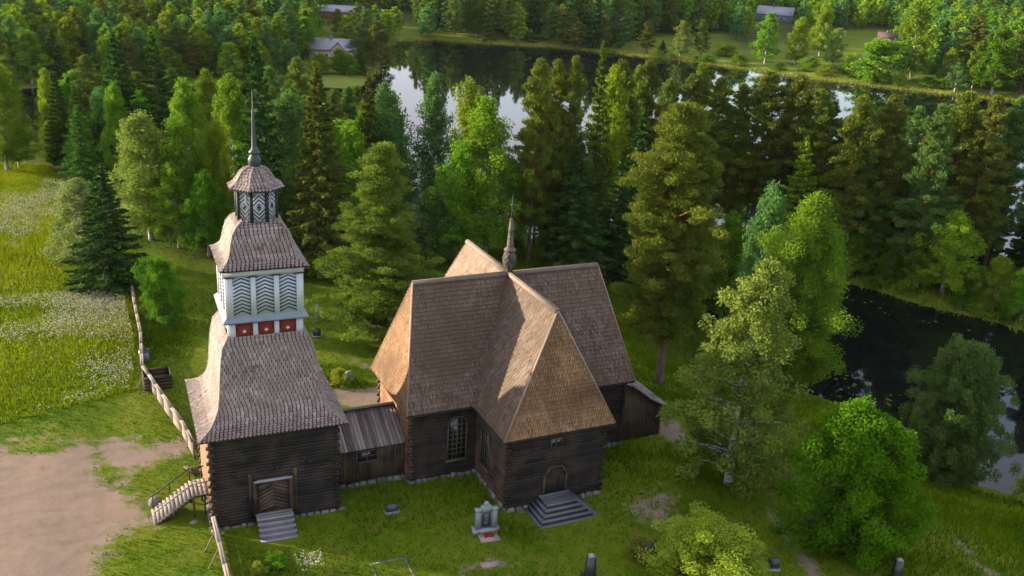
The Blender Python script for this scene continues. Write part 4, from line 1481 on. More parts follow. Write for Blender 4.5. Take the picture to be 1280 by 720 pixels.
def joint_mesh(kind, seed, lod):
    key = ('j', kind, seed, lod)
    if key not in PROTO:
        hh, rr, _, _, (TV, TF, LV, tint) = proto(kind, seed, lod)
        V = np.concatenate([TV, LV]); TF = np.array(TF); nl = len(LV) // 4
        loops = np.concatenate([TF.ravel(), np.arange(nl * 4) + len(TV)])
        n = len(TF) + nl
        me = build_mesh('crown_and_trunk', V, loops, np.arange(n) * 4, np.concatenate([np.full(len(TF), .5), tint]),
                        [M[BARK[kind]], L['birch']], np.concatenate([np.zeros(len(TF)), np.ones(nl)]))
        PROTO[key] = (hh, rr, me)
    return PROTO[key]


N_TREES = 0


def tree(kind, x, y, h, w, leafm, label, cat_=None, group=None, seed=None, lod=1., whole=False, name=None):
    global N_TREES
    N_TREES += 1
    if seed is None: seed = 1 + N_TREES % 3
    z = hgt(x, y)
    if whole:
        hh, rr, me = joint_mesh(kind, seed, lod)
        o = bpy.data.objects.new(name or NAMES[kind], me); COL.objects.link(o)
        o.material_slots[1].link = 'OBJECT'; o.material_slots[1].material = L[leafm]
    else:
        hh, rr, tm, cm, _ = proto(kind, seed, lod)
        o = bpy.data.objects.new(name or NAMES[kind], None); COL.objects.link(o); o.empty_display_size = .3
        t = bpy.data.objects.new('trunk', tm); COL.objects.link(t); t.parent = o
        c = bpy.data.objects.new('crown', cm); COL.objects.link(c); c.parent = o
        c.material_slots[0].link = 'OBJECT'; c.material_slots[0].material = L[leafm]
    o.location = (x, y, z)
    o.rotation_euler.z = (N_TREES * 2.39996) % (2 * PI)
    sz = h / hh; sx = w / 2 / rr
    o.scale = (sx, sx, sz)
    tag(o, label, cat_ or PLANT[kind], group)
    return o


PLACED = []
HPX = []
WF = 1.


def by_top(kind, u, v, h, wpx, leafm, label, group=None, **kw):
    wpx = wpx * WF
    p, s = at_top(u, v, h)
    k_ = 0
    while water_d(p[:1], p[1:2])[0] < 1.2 and h < 33:      # no tree stands in the lake: nearer and taller
        h += .4
        p, s = at_top(u, v, h)
    zc = project((p[0], p[1], p[2] - h * .4))[2]
    PLACED.append((p[0], p[1], wpx * zc / FPX / 2))
    HPX.append((u, v, v + h * FPX / zc, wpx, zc))
    return tree(kind, p[0], p[1], h, wpx * zc / FPX, leafm, label, None, group, **kw)


def by_base(kind, u, vb, vt, wpx, leafm, label, group=None, **kw):
    wpx = wpx * WF
    p = at(u, vb)
    while water_d(p[:1], p[1:2])[0] < .8 and vb < 760:
        vb += 3 if np.hypot(p[0] - CAM[0], p[1] - CAM[1]) < 215 else -1
        p = at(u, vb)
    zz = np.linspace(0, 40, 401)
    d = np.stack([np.full(401, p[0]), np.full(401, p[1]), p[2] + zz], 1) - CAM
    dz = d @ FW; vv = 360 - FPX * (d @ UP) / dz
    h = zz[np.argmin(abs(vv - vt))]
    PLACED.append((p[0], p[1], wpx * dz[0] / FPX / 2))
    HPX.append((u, vt, vb, wpx, dz[0]))
    return tree(kind, p[0], p[1], h, wpx * dz[0] / FPX, leafm, label, None, group, **kw)

# --- trees one can tell apart, near the church
by_base('round', 886, 742, 652, 138, 'bush_yellow', 'bright yellow green bush at the bottom edge right of the church steps', seed=5, name='bush', lod=2.5)
by_base('birch', 908, 603, 322, 168, 'birch_pale', 'tall pale green birch in front of the church, its lower crown in shade', seed=21, lod=2.)
by_base('round', 1062, 688, 500, 158, 'maple', 'round bright green maple on the slope above the dark channel', seed=6, lod=2.2)
by_base('bushpine', 1180, 592, 420, 120, 'pine_green', 'broad dark green pine standing at the water edge on the right', seed=4, lod=2.2)
by_base('birch', 990, 470, 236, 118, 'birch', 'large full green birch behind the pale birch, left of the channel', seed=22, lod=2.4)
by_base('pine', 822, 478, 124, 122, 'pine', 'tall golden pine with bare lower trunk right of the church roof', seed=23, lod=2.4)
by_base('pine', 476, 425, 176, 128, 'pine', 'bushy golden pine between bell tower and church roof', seed=24, lod=2.2)
by_base('round', 205, 402, 318, 60, 'bush', 'small rounded green tree on the grass right of the meadow fence', seed=7)
by_base('spruce', 136, 362, 206, 96, 'spruce', 'broad dark spruce standing at the far end of the meadow fence', seed=2, lod=1.2)
by_base('birch', 110, 336, 222, 84, 'blossom', 'whitish flowering tree on the meadow side of the broad dark spruce', seed=3)
by_base('spruce', 403, 345, 72, 88, 'spruce_brown', 'tall olive spruce with long bare trunk right of the tower spire', seed=3, lod=1.2)
by_base('spruce', 330, 335, 38, 78, 'spruce', 'tallest dark spruce right behind the tower spire', seed=1, lod=1.2)
by_base('spruce', 108, 240, 130, 56, 'spruce_light', 'green young spruce at the upper corner of the meadow', seed=2)
by_base('birch', 1178, 368, 262, 78, 'birch_yellow', 'yellow green birch with white trunk on the far bank of the channel', seed=1)
by_base('birch', 1240, 388, 318, 44, 'birch_yellow', 'small light green birch on the far channel bank, right of the yellow green birch', seed=2)
by_base('birch', 1275, 400, 330, 56, 'birch', 'leafy small tree on the far channel bank at the right picture edge', seed=3)
by_base('bush', 1283, 590, 545, 40, 'bush_yellow', 'yellowish waterside bush cut by the right picture edge', seed=1)
by_base('bush', 797, 698, 672, 40, 'bush_gold', 'small golden shrub on the lawn left of the dark gravestone', seed=2)
by_base('bush', 424, 480, 460, 30, 'bush_yellow', 'small pale yellow bush beside the gravel path behind the tower', seed=3)
by_base('bush', 345, 712, 690, 34, 'bush', 'leafy green plant growing below the tower door steps', seed=1)
by_base('bush', 322, 722, 702, 26, 'bush_yellow', 'low yellowish plant at the bottom edge below the tower steps', seed=2)

# --- left grove
WF = 1.28
by_base('spruce', 160, 218, 36, 50, 'spruce', 'left one of the two tall dark spruces above the left lake bay', seed=1)
by_base('spruce', 204, 222, 39, 52, 'spruce', 'right one of the two tall dark spruces above the left lake bay', seed=3)
by_base('spruce', 80, 208, 88, 32, 'spruce', 'slim dark spruce beside the glimpse of water at the left', seed=2)
by_base('spruce', 104, 214, 105, 34, 'spruce_light', 'slim spruce between the dark slim spruce and the twin spruces', seed=1)
by_base('birch', 188, 300, 136, 78, 'birch_pale', 'large pale birch with rounded crown behind the broad dark spruce', seed=2, lod=1.2)
by_base('birch', 208, 300, 184, 44, 'birch_yellow', 'yellowish young birch just right of the large pale birch', seed=1)
by_base('birch', 150, 226, 100, 34, 'birch', 'narrow birch in front of the twin dark spruces', seed=3)
by_base('birch', 66, 192, 84, 24, 'birch_yellow', 'thin yellowish birch in front of the glimpse of left water', seed=1)
by_base('birch', 10, 214, 76, 52, 'birch', 'light green birch at the left picture edge above the meadow', seed=2)
by_base('pine', 12, 178, 32, 40, 'pine_brown', 'brownish pine above the birches at the left picture edge', seed=3)
by_base('birch', 24, 210, 140, 34, 'birch', 'darker birch in the shade at the upper meadow edge', seed=1)
by_base('birch', 66, 206, 148, 32, 'birch', 'slender birch at the upper meadow edge below the water glimpse', seed=3)
by_base('birch', 240, 300, 96, 56, 'birch', 'tall green birch left of the tower spire', seed=1)
by_base('birch', 272, 300, 146, 46, 'birch_yellow', 'yellow lit birch close to the left of the tower lantern', seed=2)
by_base('birch', 296, 280, 88, 54, 'birch', 'tall birch between the yellow lit birch and the tallest spruce', seed=3)
by_base('birch', 224, 310, 198, 46, 'birch', 'shaded low birch beneath the tall green birch left of the tower', seed=3)
by_base('birch', 262, 320, 210, 40, 'bush', 'shaded small birch just left of the tower lantern roof', seed=1)
by_base('birch', 262, 215, 84, 38, 'birch', 'green birch whose top shows above the yellow lit birch', seed=1)
by_base('birch', 362, 330, 108, 60, 'birch_teal', 'blue green birch between the two tall spruces by the spire', seed=2)
by_base('spruce', 462, 300, 88, 40, 'spruce_brown', 'narrow brownish spruce in front of the left end of the lake', seed=2)
by_base('birch', 488, 300, 98, 62, 'birch_teal', 'blue green birch behind the narrow brownish spruce', seed=3)
by_base('birch', 440, 310, 148, 58, 'birch', 'green birch left of the narrow brownish spruce', seed=1)
by_base('birch', 400, 92, 66, 26, 'birch_yellow', 'leafy birch directly in front of the pink gable of the grey roofed house', seed=1)
by_base('spruce', 448, 92, 56, 24, 'spruce_brown', 'dark tree by the dark water right of the house birches', seed=2)
by_base('birch', 434, 94, 66, 26, 'birch', 'birch before the dark water below the grey roofed house', seed=2)
by_top('pine', 372, 70, 22, 50, 'pine_brown', 'brownish pine top between the tall spruces by the spire', seed=2)
# --- trees against the lake
by_base('birch', 540, 300, 87, 44, 'birch_teal', 'slim blue green birch standing alone against the pale lake', seed=1)
by_base('birch', 582, 300, 92, 48, 'birch_yellow', 'yellow green birch top left in the lake side birch group', seed=2)
by_base('birch', 606, 325, 116, 84, 'birch', 'broad bright green birch against the lake behind the church spire', seed=3, lod=1.3)
by_base('birch', 572, 330, 182, 62, 'birch', 'lower birch in front of the yellow green lakeside birch', seed=1)
by_base('birch', 636, 320, 192, 50, 'birch_teal', 'low blue green birch at the right foot of the broad bright birch', seed=2)
by_base('birch', 535, 330, 230, 50, 'birch_teal', 'shaded low birch behind the golden pine by the church', seed=3)
# --- headland and spit wood
WF = 1.22
by_top('pine', 676, 70, 23, 52, 'pine', 'golden pine nearest the lake in the right hand wood', seed=1)
by_top('pine', 699, 72, 23, 48, 'pine', 'golden pine second from the lake in the right hand wood', seed=2)
by_base('birch', 692, 310, 146, 54, 'birch_yellow', 'yellow green birch beneath the two golden pines by the lake', seed=2)
by_top('pine', 724, 68, 22, 44, 'pine_brown', 'brownish pine right of the two golden lakeside pines', seed=3)
by_top('spruce', 757, 48, 27, 40, 'spruce_brown', 'highest narrow brownish spruce of the wood right of the lake', seed=3)
by_base('birch', 750, 305, 80, 50, 'birch_yellow', 'tall slim yellow birch in the middle of the right hand wood', seed=1)
by_base('spruce', 715, 345, 164, 70, 'spruce', 'dark spruce just behind the right part of the church ridge', seed=2)
by_base('spruce', 790, 345, 136, 62, 'spruce', 'dark green spruce between the yellow birch and the tall golden pine', seed=1)
by_base('spruce', 762, 350, 200, 60, 'spruce', 'lower dark spruce behind the right arm of the church', seed=3)
pine_sp = [(778, 72, 48), (800, 80, 46), (818, 74, 50), (840, 98, 44), (868, 92, 50), (886, 78, 50)]
for i, (u, v, w) in enumerate(pine_sp):
    by_top('pine', u, v, 22, w, ['pine_brown', 'pine'][i % 2], 'brownish pine in the row of pine tops above the tall golden pine', 'pine tops on the headland', seed=1 + i % 3)
for i, (u, v, w) in enumerate([(902, 96, 60), (934, 104, 52), (966, 88, 62), (1002, 92, 56), (1036, 112, 54)]):
    by_top('pine', u, v, 23, w, ['pine', 'pine_brown'][i % 2], 'crowded olive pine between the tall golden pine and the spit pines', 'pines crowding the middle of the wood', seed=1 + (i + 1) % 3)
for i, (u, v, w) in enumerate([(1084, 118, 60), (1122, 118, 58), (1186, 128, 58), (1216, 112, 64), (1250, 118, 60), (1280, 116, 64)]):
    by_top('pine', u, v, 25, w, ['pine', 'pine_brown', 'pine_green'][i % 3], 'tall olive pine on the spit beyond the dark channel', 'pines on the spit', seed=1 + i % 3)
by_base('spruce', 985, 330, 168, 48, 'larch', 'bright yellow green larch rising above the large full birch', seed=1, name='larch_tree')
by_base('birch', 938, 390, 222, 56, 'birch_teal', 'blue green birch between the tall golden pine and the large full birch', seed=2)
by_base('birch', 900, 400, 262, 52, 'bush', 'small dark birch right behind the tall golden pine', seed=1)
by_base('pine', 1075, 336, 200, 60, 'pine_green', 'lower dark pine on the spit above the near channel corner', seed=2)
by_base('birch', 1060, 345, 290, 40, 'birch', 'small green birch at the channel corner of the spit', seed=2)
by_base('birch', 1110, 352, 292, 42, 'bush', 'small birch beneath the spit pines left of the yellow green birch', seed=3)
by_base('birch', 1145, 358, 300, 36, 'birch', 'small birch close to the left of the yellow green birch', seed=1)
by_base('birch', 1212, 378, 330, 36, 'birch', 'low birch between the yellow green birch and the small light birch', seed=2)
for i, (u, v, w) in enumerate([(1092, 360, 26), (1128, 366, 22), (1200, 384, 26), (1224, 392, 26), (1256, 402, 26)]):
    by_base('bush', u, v, v - 16, w, ['bush', 'birch_yellow'][i % 2], 'low bush in the grass along the far channel bank', 'bushes on the channel bank', seed=1 + i % 3)

WF = 1.
# --- undergrowth trees filling the wood
fill = 0
tries = 0
R0 = np.random.default_rng(5)
HERO = list(PLACED)
while fill < 250 and tries < 26000:
    tries += 1
    x, y = R0.uniform(-45, 118), R0.uniform(4, 158)
    if sdf(WOODS[0], np.array([x]), np.array([y]))[0] > -1.5: continue
    if water_d(np.array([x]), np.array([y]))[0] < 1.5: continue
    if x < -12 and y < 70: continue
    if x < -22 and y < 100: continue
    if x > -14 and x < 12 and y < 46: continue
    if any((x - a) ** 2 + (y - b) ** 2 < (max(1.2, .45 * r) + .8) ** 2 for a, b, r in PLACED): continue
    u, v, _z = project((x, y, hgt(x, y) + 8))
    if u < -40 or u > (1330 if x < 62 else 1620): continue
    if 498 < u < 668 and v < 260: continue
    k = R0.choice(['pine', 'spruce', 'birch', 'birch', 'birch'] if x < 20 else ['pine', 'pine', 'spruce', 'birch', 'birch'])
    # keep the open lake between the grove and the right hand wood
    h = R0.uniform(10, 17) if k != 'pine' else R0.uniform(15, 22)
    vt = project((x, y, hgt(x, y) + h))[1]
    if 500 < u < 660: continue
    lim = (84 if u < 900 else 112) + R0.uniform(0, 30)
    if u > 640 and vt < lim:
        d0 = project((x, y, 0))[2]
        h -= (lim - vt) * d0 / FPX * 1.04
        vt = lim
        if h < 7: continue
    if u < 330 and vt < 130: h *= .7
    w = {'pine': 5.2, 'spruce': 4.4, 'birch': 5.2}[k] * R0.uniform(1., 1.45)
    dep_ = project((x, y, -2))[2]
    wp_ = w * FPX / dep_
    if abs(u - 44) < 14 + wp_ / 2 and vt < 150: continue
    if any(abs(u - a) < .4 * (wp_ + d) and dep_ < e + 1 and vt < b + .72 * (c - b) for a, b, c, d, e in HPX): continue
    PLACED.append((x, y, w / 2))
    side = 'left of the lake' if x < 14 and y > 40 and u < 520 else ('on the spit' if x > 66 else 'right of the lake')
    lm = {'pine': ['pine', 'pine_brown', 'pine_green'], 'spruce': ['spruce', 'spruce', 'spruce_brown'], 'birch': ['birch', 'birch_teal', 'bush']}[k][fill % 3]
    tree(k, x, y, h, w, lm, {'pine': 'middling pine', 'spruce': 'shaded spruce', 'birch': 'shaded birch'}[k] + ' filling the dense wood ' + side, None,
         {'pine': 'pines', 'spruce': 'spruces', 'birch': 'birches'}[k] + ' filling the wood ' + side, seed=1 + fill % 3, lod=.8)
    fill += 1

# --- far shore: trees one can pick out on the right bank
FARS = [('birch', 955, 14, 80, 34, 'birch', 'full birch standing on the far bank before the blue grey roof'),
        ('birch', 994, 20, 80, 36, 'birch_yellow', 'yellowish birch on the far bank right of the full birch'),
        ('birch', 1024, 4, 70, 36, 'birch_yellow', 'tall yellowish birch on the far lawn left of the pink cottage'),
        ('birch', 1041, 34, 84, 28, 'birch_pale', 'slim pale birch on the far bank in front of the far lawn'),
        ('round', 1098, 46, 100, 74, 'birch', 'wide round willow in front of the small pink cottage'),
        ('birch', 1138, 0, 98, 54, 'birch', 'tall leafy birch right of the small pink cottage'),
        ('birch', 1240, 30, 118, 52, 'maple', 'bright green maple on the far bank near the right edge'),
        ('pine', 722, 26, 62, 26, 'pine_brown', 'brown pine on the far shore right of the lake reflection'),
        ('pine', 808, 26, 66, 24, 'pine_brown', 'brown pine at the left edge of the far green lawn'),
        ('birch', 850, 24, 72, 24, 'birch_pale', 'pale slim tree in the middle of the far green lawn'),
        ('pine', 875, 24, 72, 26, 'pine_brown', 'brown pine at the right of the far green lawn'),
        ('spruce', 827, 50, 66, 14, 'spruce', 'tiny spruce on the far green lawn'),
        ('birch', 595, 4, 46, 22, 'maple', 'light green birch on the dark far shore above the lake'),
        ('pine', 1208, 14, 104, 44, 'pine_brown', 'brown pine left of the bright green far bank maple'),
        ('pine', 1274, 0, 118, 46, 'pine_brown', 'tall brown pine on the far bank at the right edge'),
        ('birch', 472, 24, 100, 40, 'pine_brown', 'brownish tree at the lake corner right of the grey roofed house'),
        ('birch', 424, 60, 92, 30, 'birch', 'bushy birch covering the right half of the grey roofed house'),
        ('birch', 360, 12, 62, 40, 'birch_yellow', 'lit birch behind the lawn left of the grey roofed house'),
        ('birch', 388, 8, 60, 34, 'birch', 'birch above the ridge of the grey roofed house'),
        ('birch', 422, 10, 44, 20, 'birch', 'narrow young tree in front of the brick building'),
        ('birch', 438, 12, 46, 18, 'birch', 'narrow young tree right of the brick building')]
FARP = []
for i, (k, u, vt, vb, w, lm, lab) in enumerate(FARS):
    n0 = len(PLACED)
    by_base(k, u, vb, vt, w, lm, lab, None, seed=1 + i % 3, lod=.6, whole=True)
    FARP.append(PLACED[-1])
for i, (u, v, w) in enumerate([(760, 74, 26), (838, 77, 22), (868, 79, 22), (884, 80, 26), (925, 82, 30), (908, 70, 34), (972, 88, 24), (1010, 88, 36), (1030, 94, 30), (1056, 92, 30), (1072, 97, 26), (1124, 106, 30), (1160, 108, 30), (1180, 110, 26), (820, 72, 22), (664, 52, 22), (680, 50, 20), (1062, 78, 22), (1020, 62, 24)]):
    by_base('bush', u, v, v - w * .5, w, ['bush', 'birch', 'birch_yellow'][i % 3], 'rounded bush along the far lake bank', 'bushes along the far lake bank', seed=1 + i % 3)
    FARP.append(PLACED[-1])

# --- far woods: the nearest ones single, everything beyond as one mass
CLEAR = [(pix([(760, 72), (905, 82), (905, 52), (800, 46)]))]


def clear_px(u, v):
    """open lawns and gardens of the far side, by where they lie"""
    return False


def zplane(poly, z=-4.):
    return np.array([at(u, v, z)[:2] for u, v in poly])


OPEN = [zplane([(780, 66), (905, 84), (960, 84), (905, 46), (800, 48)]), zplane([(905, 84), (1080, 100), (1180, 112), (1110, 45), (1040, 48), (1000, 52), (930, 66)]),
        zplane([(345, 88), (392, 90), (440, 84), (440, 70), (392, 76), (345, 80)], -3), zplane([(80, 97), (125, 98), (125, 86), (80, 86)]), zplane([(236, 106), (276, 103), (276, 95), (236, 95)]),
        zplane([(420, 30), (460, 34), (465, 18), (405, 16)], -2), zplane([(960, 20), (1000, 22), (1000, 8), (950, 8)], 0)]
Rf = np.random.default_rng(21)
cand = []
N = 34000
ang = Rf.uniform(-.62, .62, N); rad = 190 + 1500 * Rf.uniform(0, 1, N) ** 1.5
hd = math.atan2(FW[0], FW[1])
cx_ = CAM[0] + rad * np.sin(hd + ang); cy_ = CAM[1] + rad * np.cos(hd + ang)
wdd = water_d(cx_, cy_)
okm = (wdd > 3.5) & ((cy_ > 195) | (cx_ > 170))
for o in OPEN: okm &= sdf(o, cx_, cy_) > 1.5
cx_, cy_, rad = cx_[okm], cy_[okm], rad[okm]
order = np.argsort(rad)
cx_, cy_, rad = cx_[order], cy_[order], rad[order]
cell = {}
keep = []
for i in range(len(cx_)):
    sp_ = 4.3 if rad[i] < 520 else 6.
    q = (int(cx_[i] // 6.5), int(cy_[i] // 6.5))
    bad = False
    for a in (-1, 0, 1):
        for b in (-1, 0, 1):
            for j in cell.get((q[0] + a, q[1] + b), ()):
                if (cx_[i] - cx_[j]) ** 2 + (cy_[i] - cy_[j]) ** 2 < sp_ * sp_: bad = True
    if bad: continue
    if rad[i] < 560 and any((cx_[i] - a) ** 2 + (cy_[i] - b) ** 2 < (r + 1.) ** 2 for a, b, r in FARP): continue
    cell.setdefault(q, []).append(i); keep.append(i)
cx_, cy_, rad = cx_[keep], cy_[keep], rad[keep]
zc_ = height(cx_, cy_)
d_ = np.stack([cx_, cy_, zc_ + 14], 1) - CAM
dep = d_ @ FW
uu = 640 + FPX * (d_ @ RT) / dep; vv_ = 360 - FPX * (d_ @ UP) / dep
vis = (uu > -130) & (uu < 1410) & (vv_ > -42)
cx_, cy_, rad, zc_, uu, vv_ = (a[vis] for a in (cx_, cy_, rad, zc_, uu, vv_))
print('far trees', len(cx_))
BOX = [(404, 436, 3, 17, 460), (458, 508, 0, 4, 500), (950, 988, 9, 20, 560), (1098, 1120, 38, 50, 470), (390, 444, 47, 58, 320), (1046, 1070, 34, 46, 470)]
patch = .25 + np.sin(cx_ * .02 + 1) + np.sin(cy_ * .017 + cx_ * .008) + Rf.normal(size=len(cx_)) * .7
bulk = {}
NI = 320
for i in range(len(cx_)):
    wd1 = water_d(cx_[i:i + 1], cy_[i:i + 1])[0]
    k = 'birch' if patch[i] > .35 else ('pine' if patch[i] > -.75 else 'spruce')
    if uu[i] > 540 and uu[i] < 900 and k == 'birch' and Rf.random() < .6: k = 'pine'
    if (uu[i] < 340 or uu[i] > 900) and k != 'birch' and Rf.random() < .6: k = 'birch'
    h = {'birch': 15, 'pine': 18, 'spruce': 19}[k] * Rf.uniform(.72, 1.12)
    if wd1 < 9: h *= .8
    w = {'birch': 7.6, 'pine': 6.4, 'spruce': 5.8}[k] * Rf.uniform(.85, 1.25)
    if 500 < uu[i] < 900: h *= 1.35
    vt_ = project((cx_[i], cy_[i], zc_[i] + h))[1]; dd_ = project((cx_[i], cy_[i], zc_[i]))[2]; wp_ = w * FPX / dd_
    vb_2 = project((cx_[i], cy_[i], zc_[i]))[1]
    if any(a - wp_ / 2 < uu[i] < b + wp_ / 2 and vt_ < d and vb_2 > c and rad[i] < e for a, b, c, d, e in BOX): continue
    lm = {'birch': ['birch', 'birch_teal', 'birch_yellow'], 'pine': ['pine_brown', 'pine', 'pine_green'], 'spruce': ['spruce', 'spruce_brown', 'spruce']}[k][int(Rf.integers(0, 3))]
    if i < NI and -20 < uu[i] < 1300:
        side = 'left bay' if uu[i] < 330 else ('house corner' if uu[i] < 520 else ('lake head' if uu[i] < 760 else 'right bank'))
        tree(k, cx_[i], cy_[i], h, w, lm, {'birch': 'green birch', 'pine': 'brownish pine', 'spruce': 'dark spruce'}[k] + ' in the far shore wood behind the ' + side, None,
             'far shore ' + {'birch': 'birches', 'pine': 'pines', 'spruce': 'spruces'}[k] + ' behind the ' + side, seed=1 + i % 3, lod=.45, whole=True)
    else:
        bulk.setdefault((k, lm), []).append((cx_[i], cy_[i], zc_[i], h, w))
VV = []; LL = []; TT = []; MI = []; mats = []
base = 0
for (k, lm), lst in bulk.items():
    mi = len(mats); mats.append(L[lm])
    hh, rr, _, _, (TV, TF, LV, tint) = proto(k, 2, .2)
    for (x, y, z, h, w) in lst:
        a = Rf.uniform(0, 2 * PI); c, s = math.cos(a), math.sin(a); sx = w / 2 / rr
        P = LV * np.array((sx, sx, h / hh))
        P = np.stack([P[:, 0] * c - P[:, 1] * s + x, P[:, 0] * s + P[:, 1] * c + y, P[:, 2] + z], 1)
        VV.append(P); n = len(P) // 4
        TT.append(np.clip(tint * .5 + Rf.uniform(0, .5), 0, 1)); MI.append(np.full(n, mi)); 
VV = np.concatenate(VV); TT = np.concatenate(TT); MI = np.concatenate(MI)
n = len(VV) // 4
print('bulk faces', n)
fm_ = build_mesh('distant_forest', VV, np.arange(n * 4), np.arange(n) * 4, TT, mats, MI)
fo = bpy.data.objects.new('distant_forest', fm_); COL.objects.link(fo)
tag(fo, 'mixed forest covering the land beyond the far shore', 'forest', None, 'stuff')


# ------------------------------------------------------------------ houses far off
def house(u, v, zg, ln, wd_, hw, hr, ang, wallm, roofm, label, name='house', cross=False, chimney=True):
    p = at(u, v)
    z = hgt(p[0], p[1])
    o = empty(name, (p[0], p[1], z), label, 'house' if name != 'shed' else 'shed')
    ca, sa = math.cos(ang), math.sin(ang)
    tf = lambda x, y, zz: (p[0] + ca * x - sa * y, p[1] + sa * x + ca * y, z + zz)
    m = MB()
    m.box(-ln / 2, ln / 2, -wd_ / 2, wd_ / 2, -1.5, hw, .5, tf=tf)
    for sx in (-1, 1):
        a = [tf(sx * ln / 2 * .999, -wd_ / 2, hw + .005), tf(sx * ln / 2 * .999, wd_ / 2, hw + .005), tf(sx * ln / 2 * .999, 0, hr)]
        m.face(a if sx > 0 else a[::-1], .6)
    wl = m.build('wall', wallm, o)
    r = MB()
    for sy in (-1, 1):
        q = [(-ln / 2 - .5, sy * (wd_ / 2 + .5), hw - .25), (ln / 2 + .5, sy * (wd_ / 2 + .5), hw - .25), (ln / 2 + .5, 0, hr + .1), (-ln / 2 - .5, 0, hr + .1)]
        if sy > 0: q = q[::-1]
        r.hexa([tf(*c) for c in q] + [tf(c[0], c[1], c[2] + .15) for c in q], .6)
    if cross:
        gx = ln * .12
        a = [tf(gx - 2.5, -wd_ / 2 - .6, hw - .3), tf(gx + 2.5, -wd_ / 2 - .6, hw - .3), tf(gx, -wd_ / 2 - .6, hr - .6)]
        wl2 = MB(); wl2.face([tf(gx - 2.2, -wd_ / 2 - .4, 0), tf(gx + 2.2, -wd_ / 2 - .4, 0), tf(gx + 2.2, -wd_ / 2 - .4, hw), tf(gx, -wd_ / 2 - .4, hr - .8), tf(gx - 2.2, -wd_ / 2 - .4, hw)], .4)
        wl2.build('dormer', wallm, o)
        for sx in (-1, 1):
            q = [(gx + sx * 2.7, -wd_ / 2 - .8, hw - .4), (gx, -wd_ / 2 - .8, hr - .45), (gx, 0, hr - .4), (gx + sx * 2.7, 0, hw - .3)]
            if sx > 0: q = q[::-1]
            r.hexa([tf(*c) for c in q[::-1]] + [tf(c[0], c[1], c[2] + .15) for c in q[::-1]], .7)
    rf = r.build('roof', roofm, o)
    if chimney:
        c = MB(); c.box(-ln * .1, -ln * .1 + .8, -.4, .4, hr - .5, hr + 1.1, .5, tf=tf); c.build('chimney', M['stone'], rf)
    nw = max(2, int(ln / 3.2))
    for i in range(nw):
        x = -ln / 2 + ln * (i + .5) / nw
        w_ = MB(); w_.box(x - .5, x + .5, -wd_ / 2 - .06, -wd_ / 2, hw * .38, hw * .38 + 1.2, .5, tf=tf)
        wo_ = w_.build('window', M['white'], o)
        g_ = MB(); g_.box(x - .4, x + .4, -wd_ / 2 - .09, -wd_ / 2 - .062, hw * .38 + .1, hw * .38 + 1.1, .5, tf=tf); g_.build('pane', M['glass'], wo_)
    w_ = MB(); w_.box(-ln / 2 - .06, -ln / 2, -.6, .6, hw * .38, hw * .38 + 1.4, .5, tf=tf); w_.build('window', M['glass'], o)
    return o


M['pinkwall'] = tinted('pale_pink_boards', (.40, .27, .22), (.52, .36, .30), (1, 1, 1), 1.)
M['brick'] = tinted('red_brick', (.22, .075, .045), (.32, .12, .07), (1, 1, 1), 1.)
M['tinroof'] = tinted('grey_tin_roof', (.20, .21, .25), (.29, .30, .35), (1, 1, 1), .4, .5)
M['redroof'] = tinted('red_tile_roof', (.28, .085, .05), (.40, .13, .08), (1, 1, 1), .6, .7)
M['darkroof'] = tinted('dark_purple_roof', (.07, .04, .05), (.12, .07, .08), (1, 1, 1), .6, .7)
house(418, 76, 0, 14.5, 8, 4., 6.8, -.40, M['pinkwall'], M['tinroof'], 'pale pink wooden house with grey tin roof across the lake', cross=True)
house(424, 22, 0, 22, 9, 3., 5.2, -.45, M['brick'], M['tinroof'], 'long low red brick building with grey roof at the top edge', 'long_building', chimney=False)
house(468, 9, 0, 16, 9, 3.4, 6.4, -.3, M['pinkwall'], M['redroof'], 'left house with red tiled roof among trees at the top edge')
house(497, 9, 0, 15, 9, 3.4, 6.4, -.5, M['pinkwall'], M['redroof'], 'right house with red tiled roof among trees at the top edge')
house(968, 26, 0, 18, 10, 3.5, 7., -.75, M['sill'], M['tinroof'], 'house with wide blue grey roof behind the far bank birches')
house(1108, 56, 0, 8, 6, 3.2, 5.2, -.7, M['pinkwall'], M['darkroof'], 'small pink cottage with dark purple roof on the far lawn', 'cottage')
p = at(1056, 46); z = hgt(p[0], p[1])
gp = MB(); gp.beam((p[0], p[1], z - .3), (p[0], p[1], z + 2.6), .16, .16, .5, upv=(0, 1, 0)); gp.beam((p[0] - 4.4, p[1] + 2.6, z + 2.7), (p[0] + .2, p[1] - .1, z + 2.7), .16, .16, .5)
gp.beam((p[0] - 4.3, p[1] + 2.54, z - .3), (p[0] - 4.3, p[1] + 2.54, z + 2.6), .16, .16, .5, upv=(0, 1, 0))
tag(gp.build('swing_frame', M['white']), 'white swing frame on the far lawn left of the pink cottage', 'swing')

# ------------------------------------------------------------------ grass and flowers as real blades
Rg = np.random.default_rng(33)


def in_view(x, y, z, mg=20):
    d = np.stack([x, y, z], 1) - CAM
    dz = d @ FW
    u = 640 + FPX * (d @ RT) / dz; v = 360 - FPX * (d @ UP) / dz
    return (u > -mg) & (u < 1280 + mg) & (v < 720 + mg) & (dz > 1)


def nearest_attr(arr, x, y):
    ix = np.clip(np.searchsorted(gx, x), 0, nx - 1); iy = np.clip(np.searchsorted(gy, y), 0, ny - 1)
    return arr[iy * nx + ix]


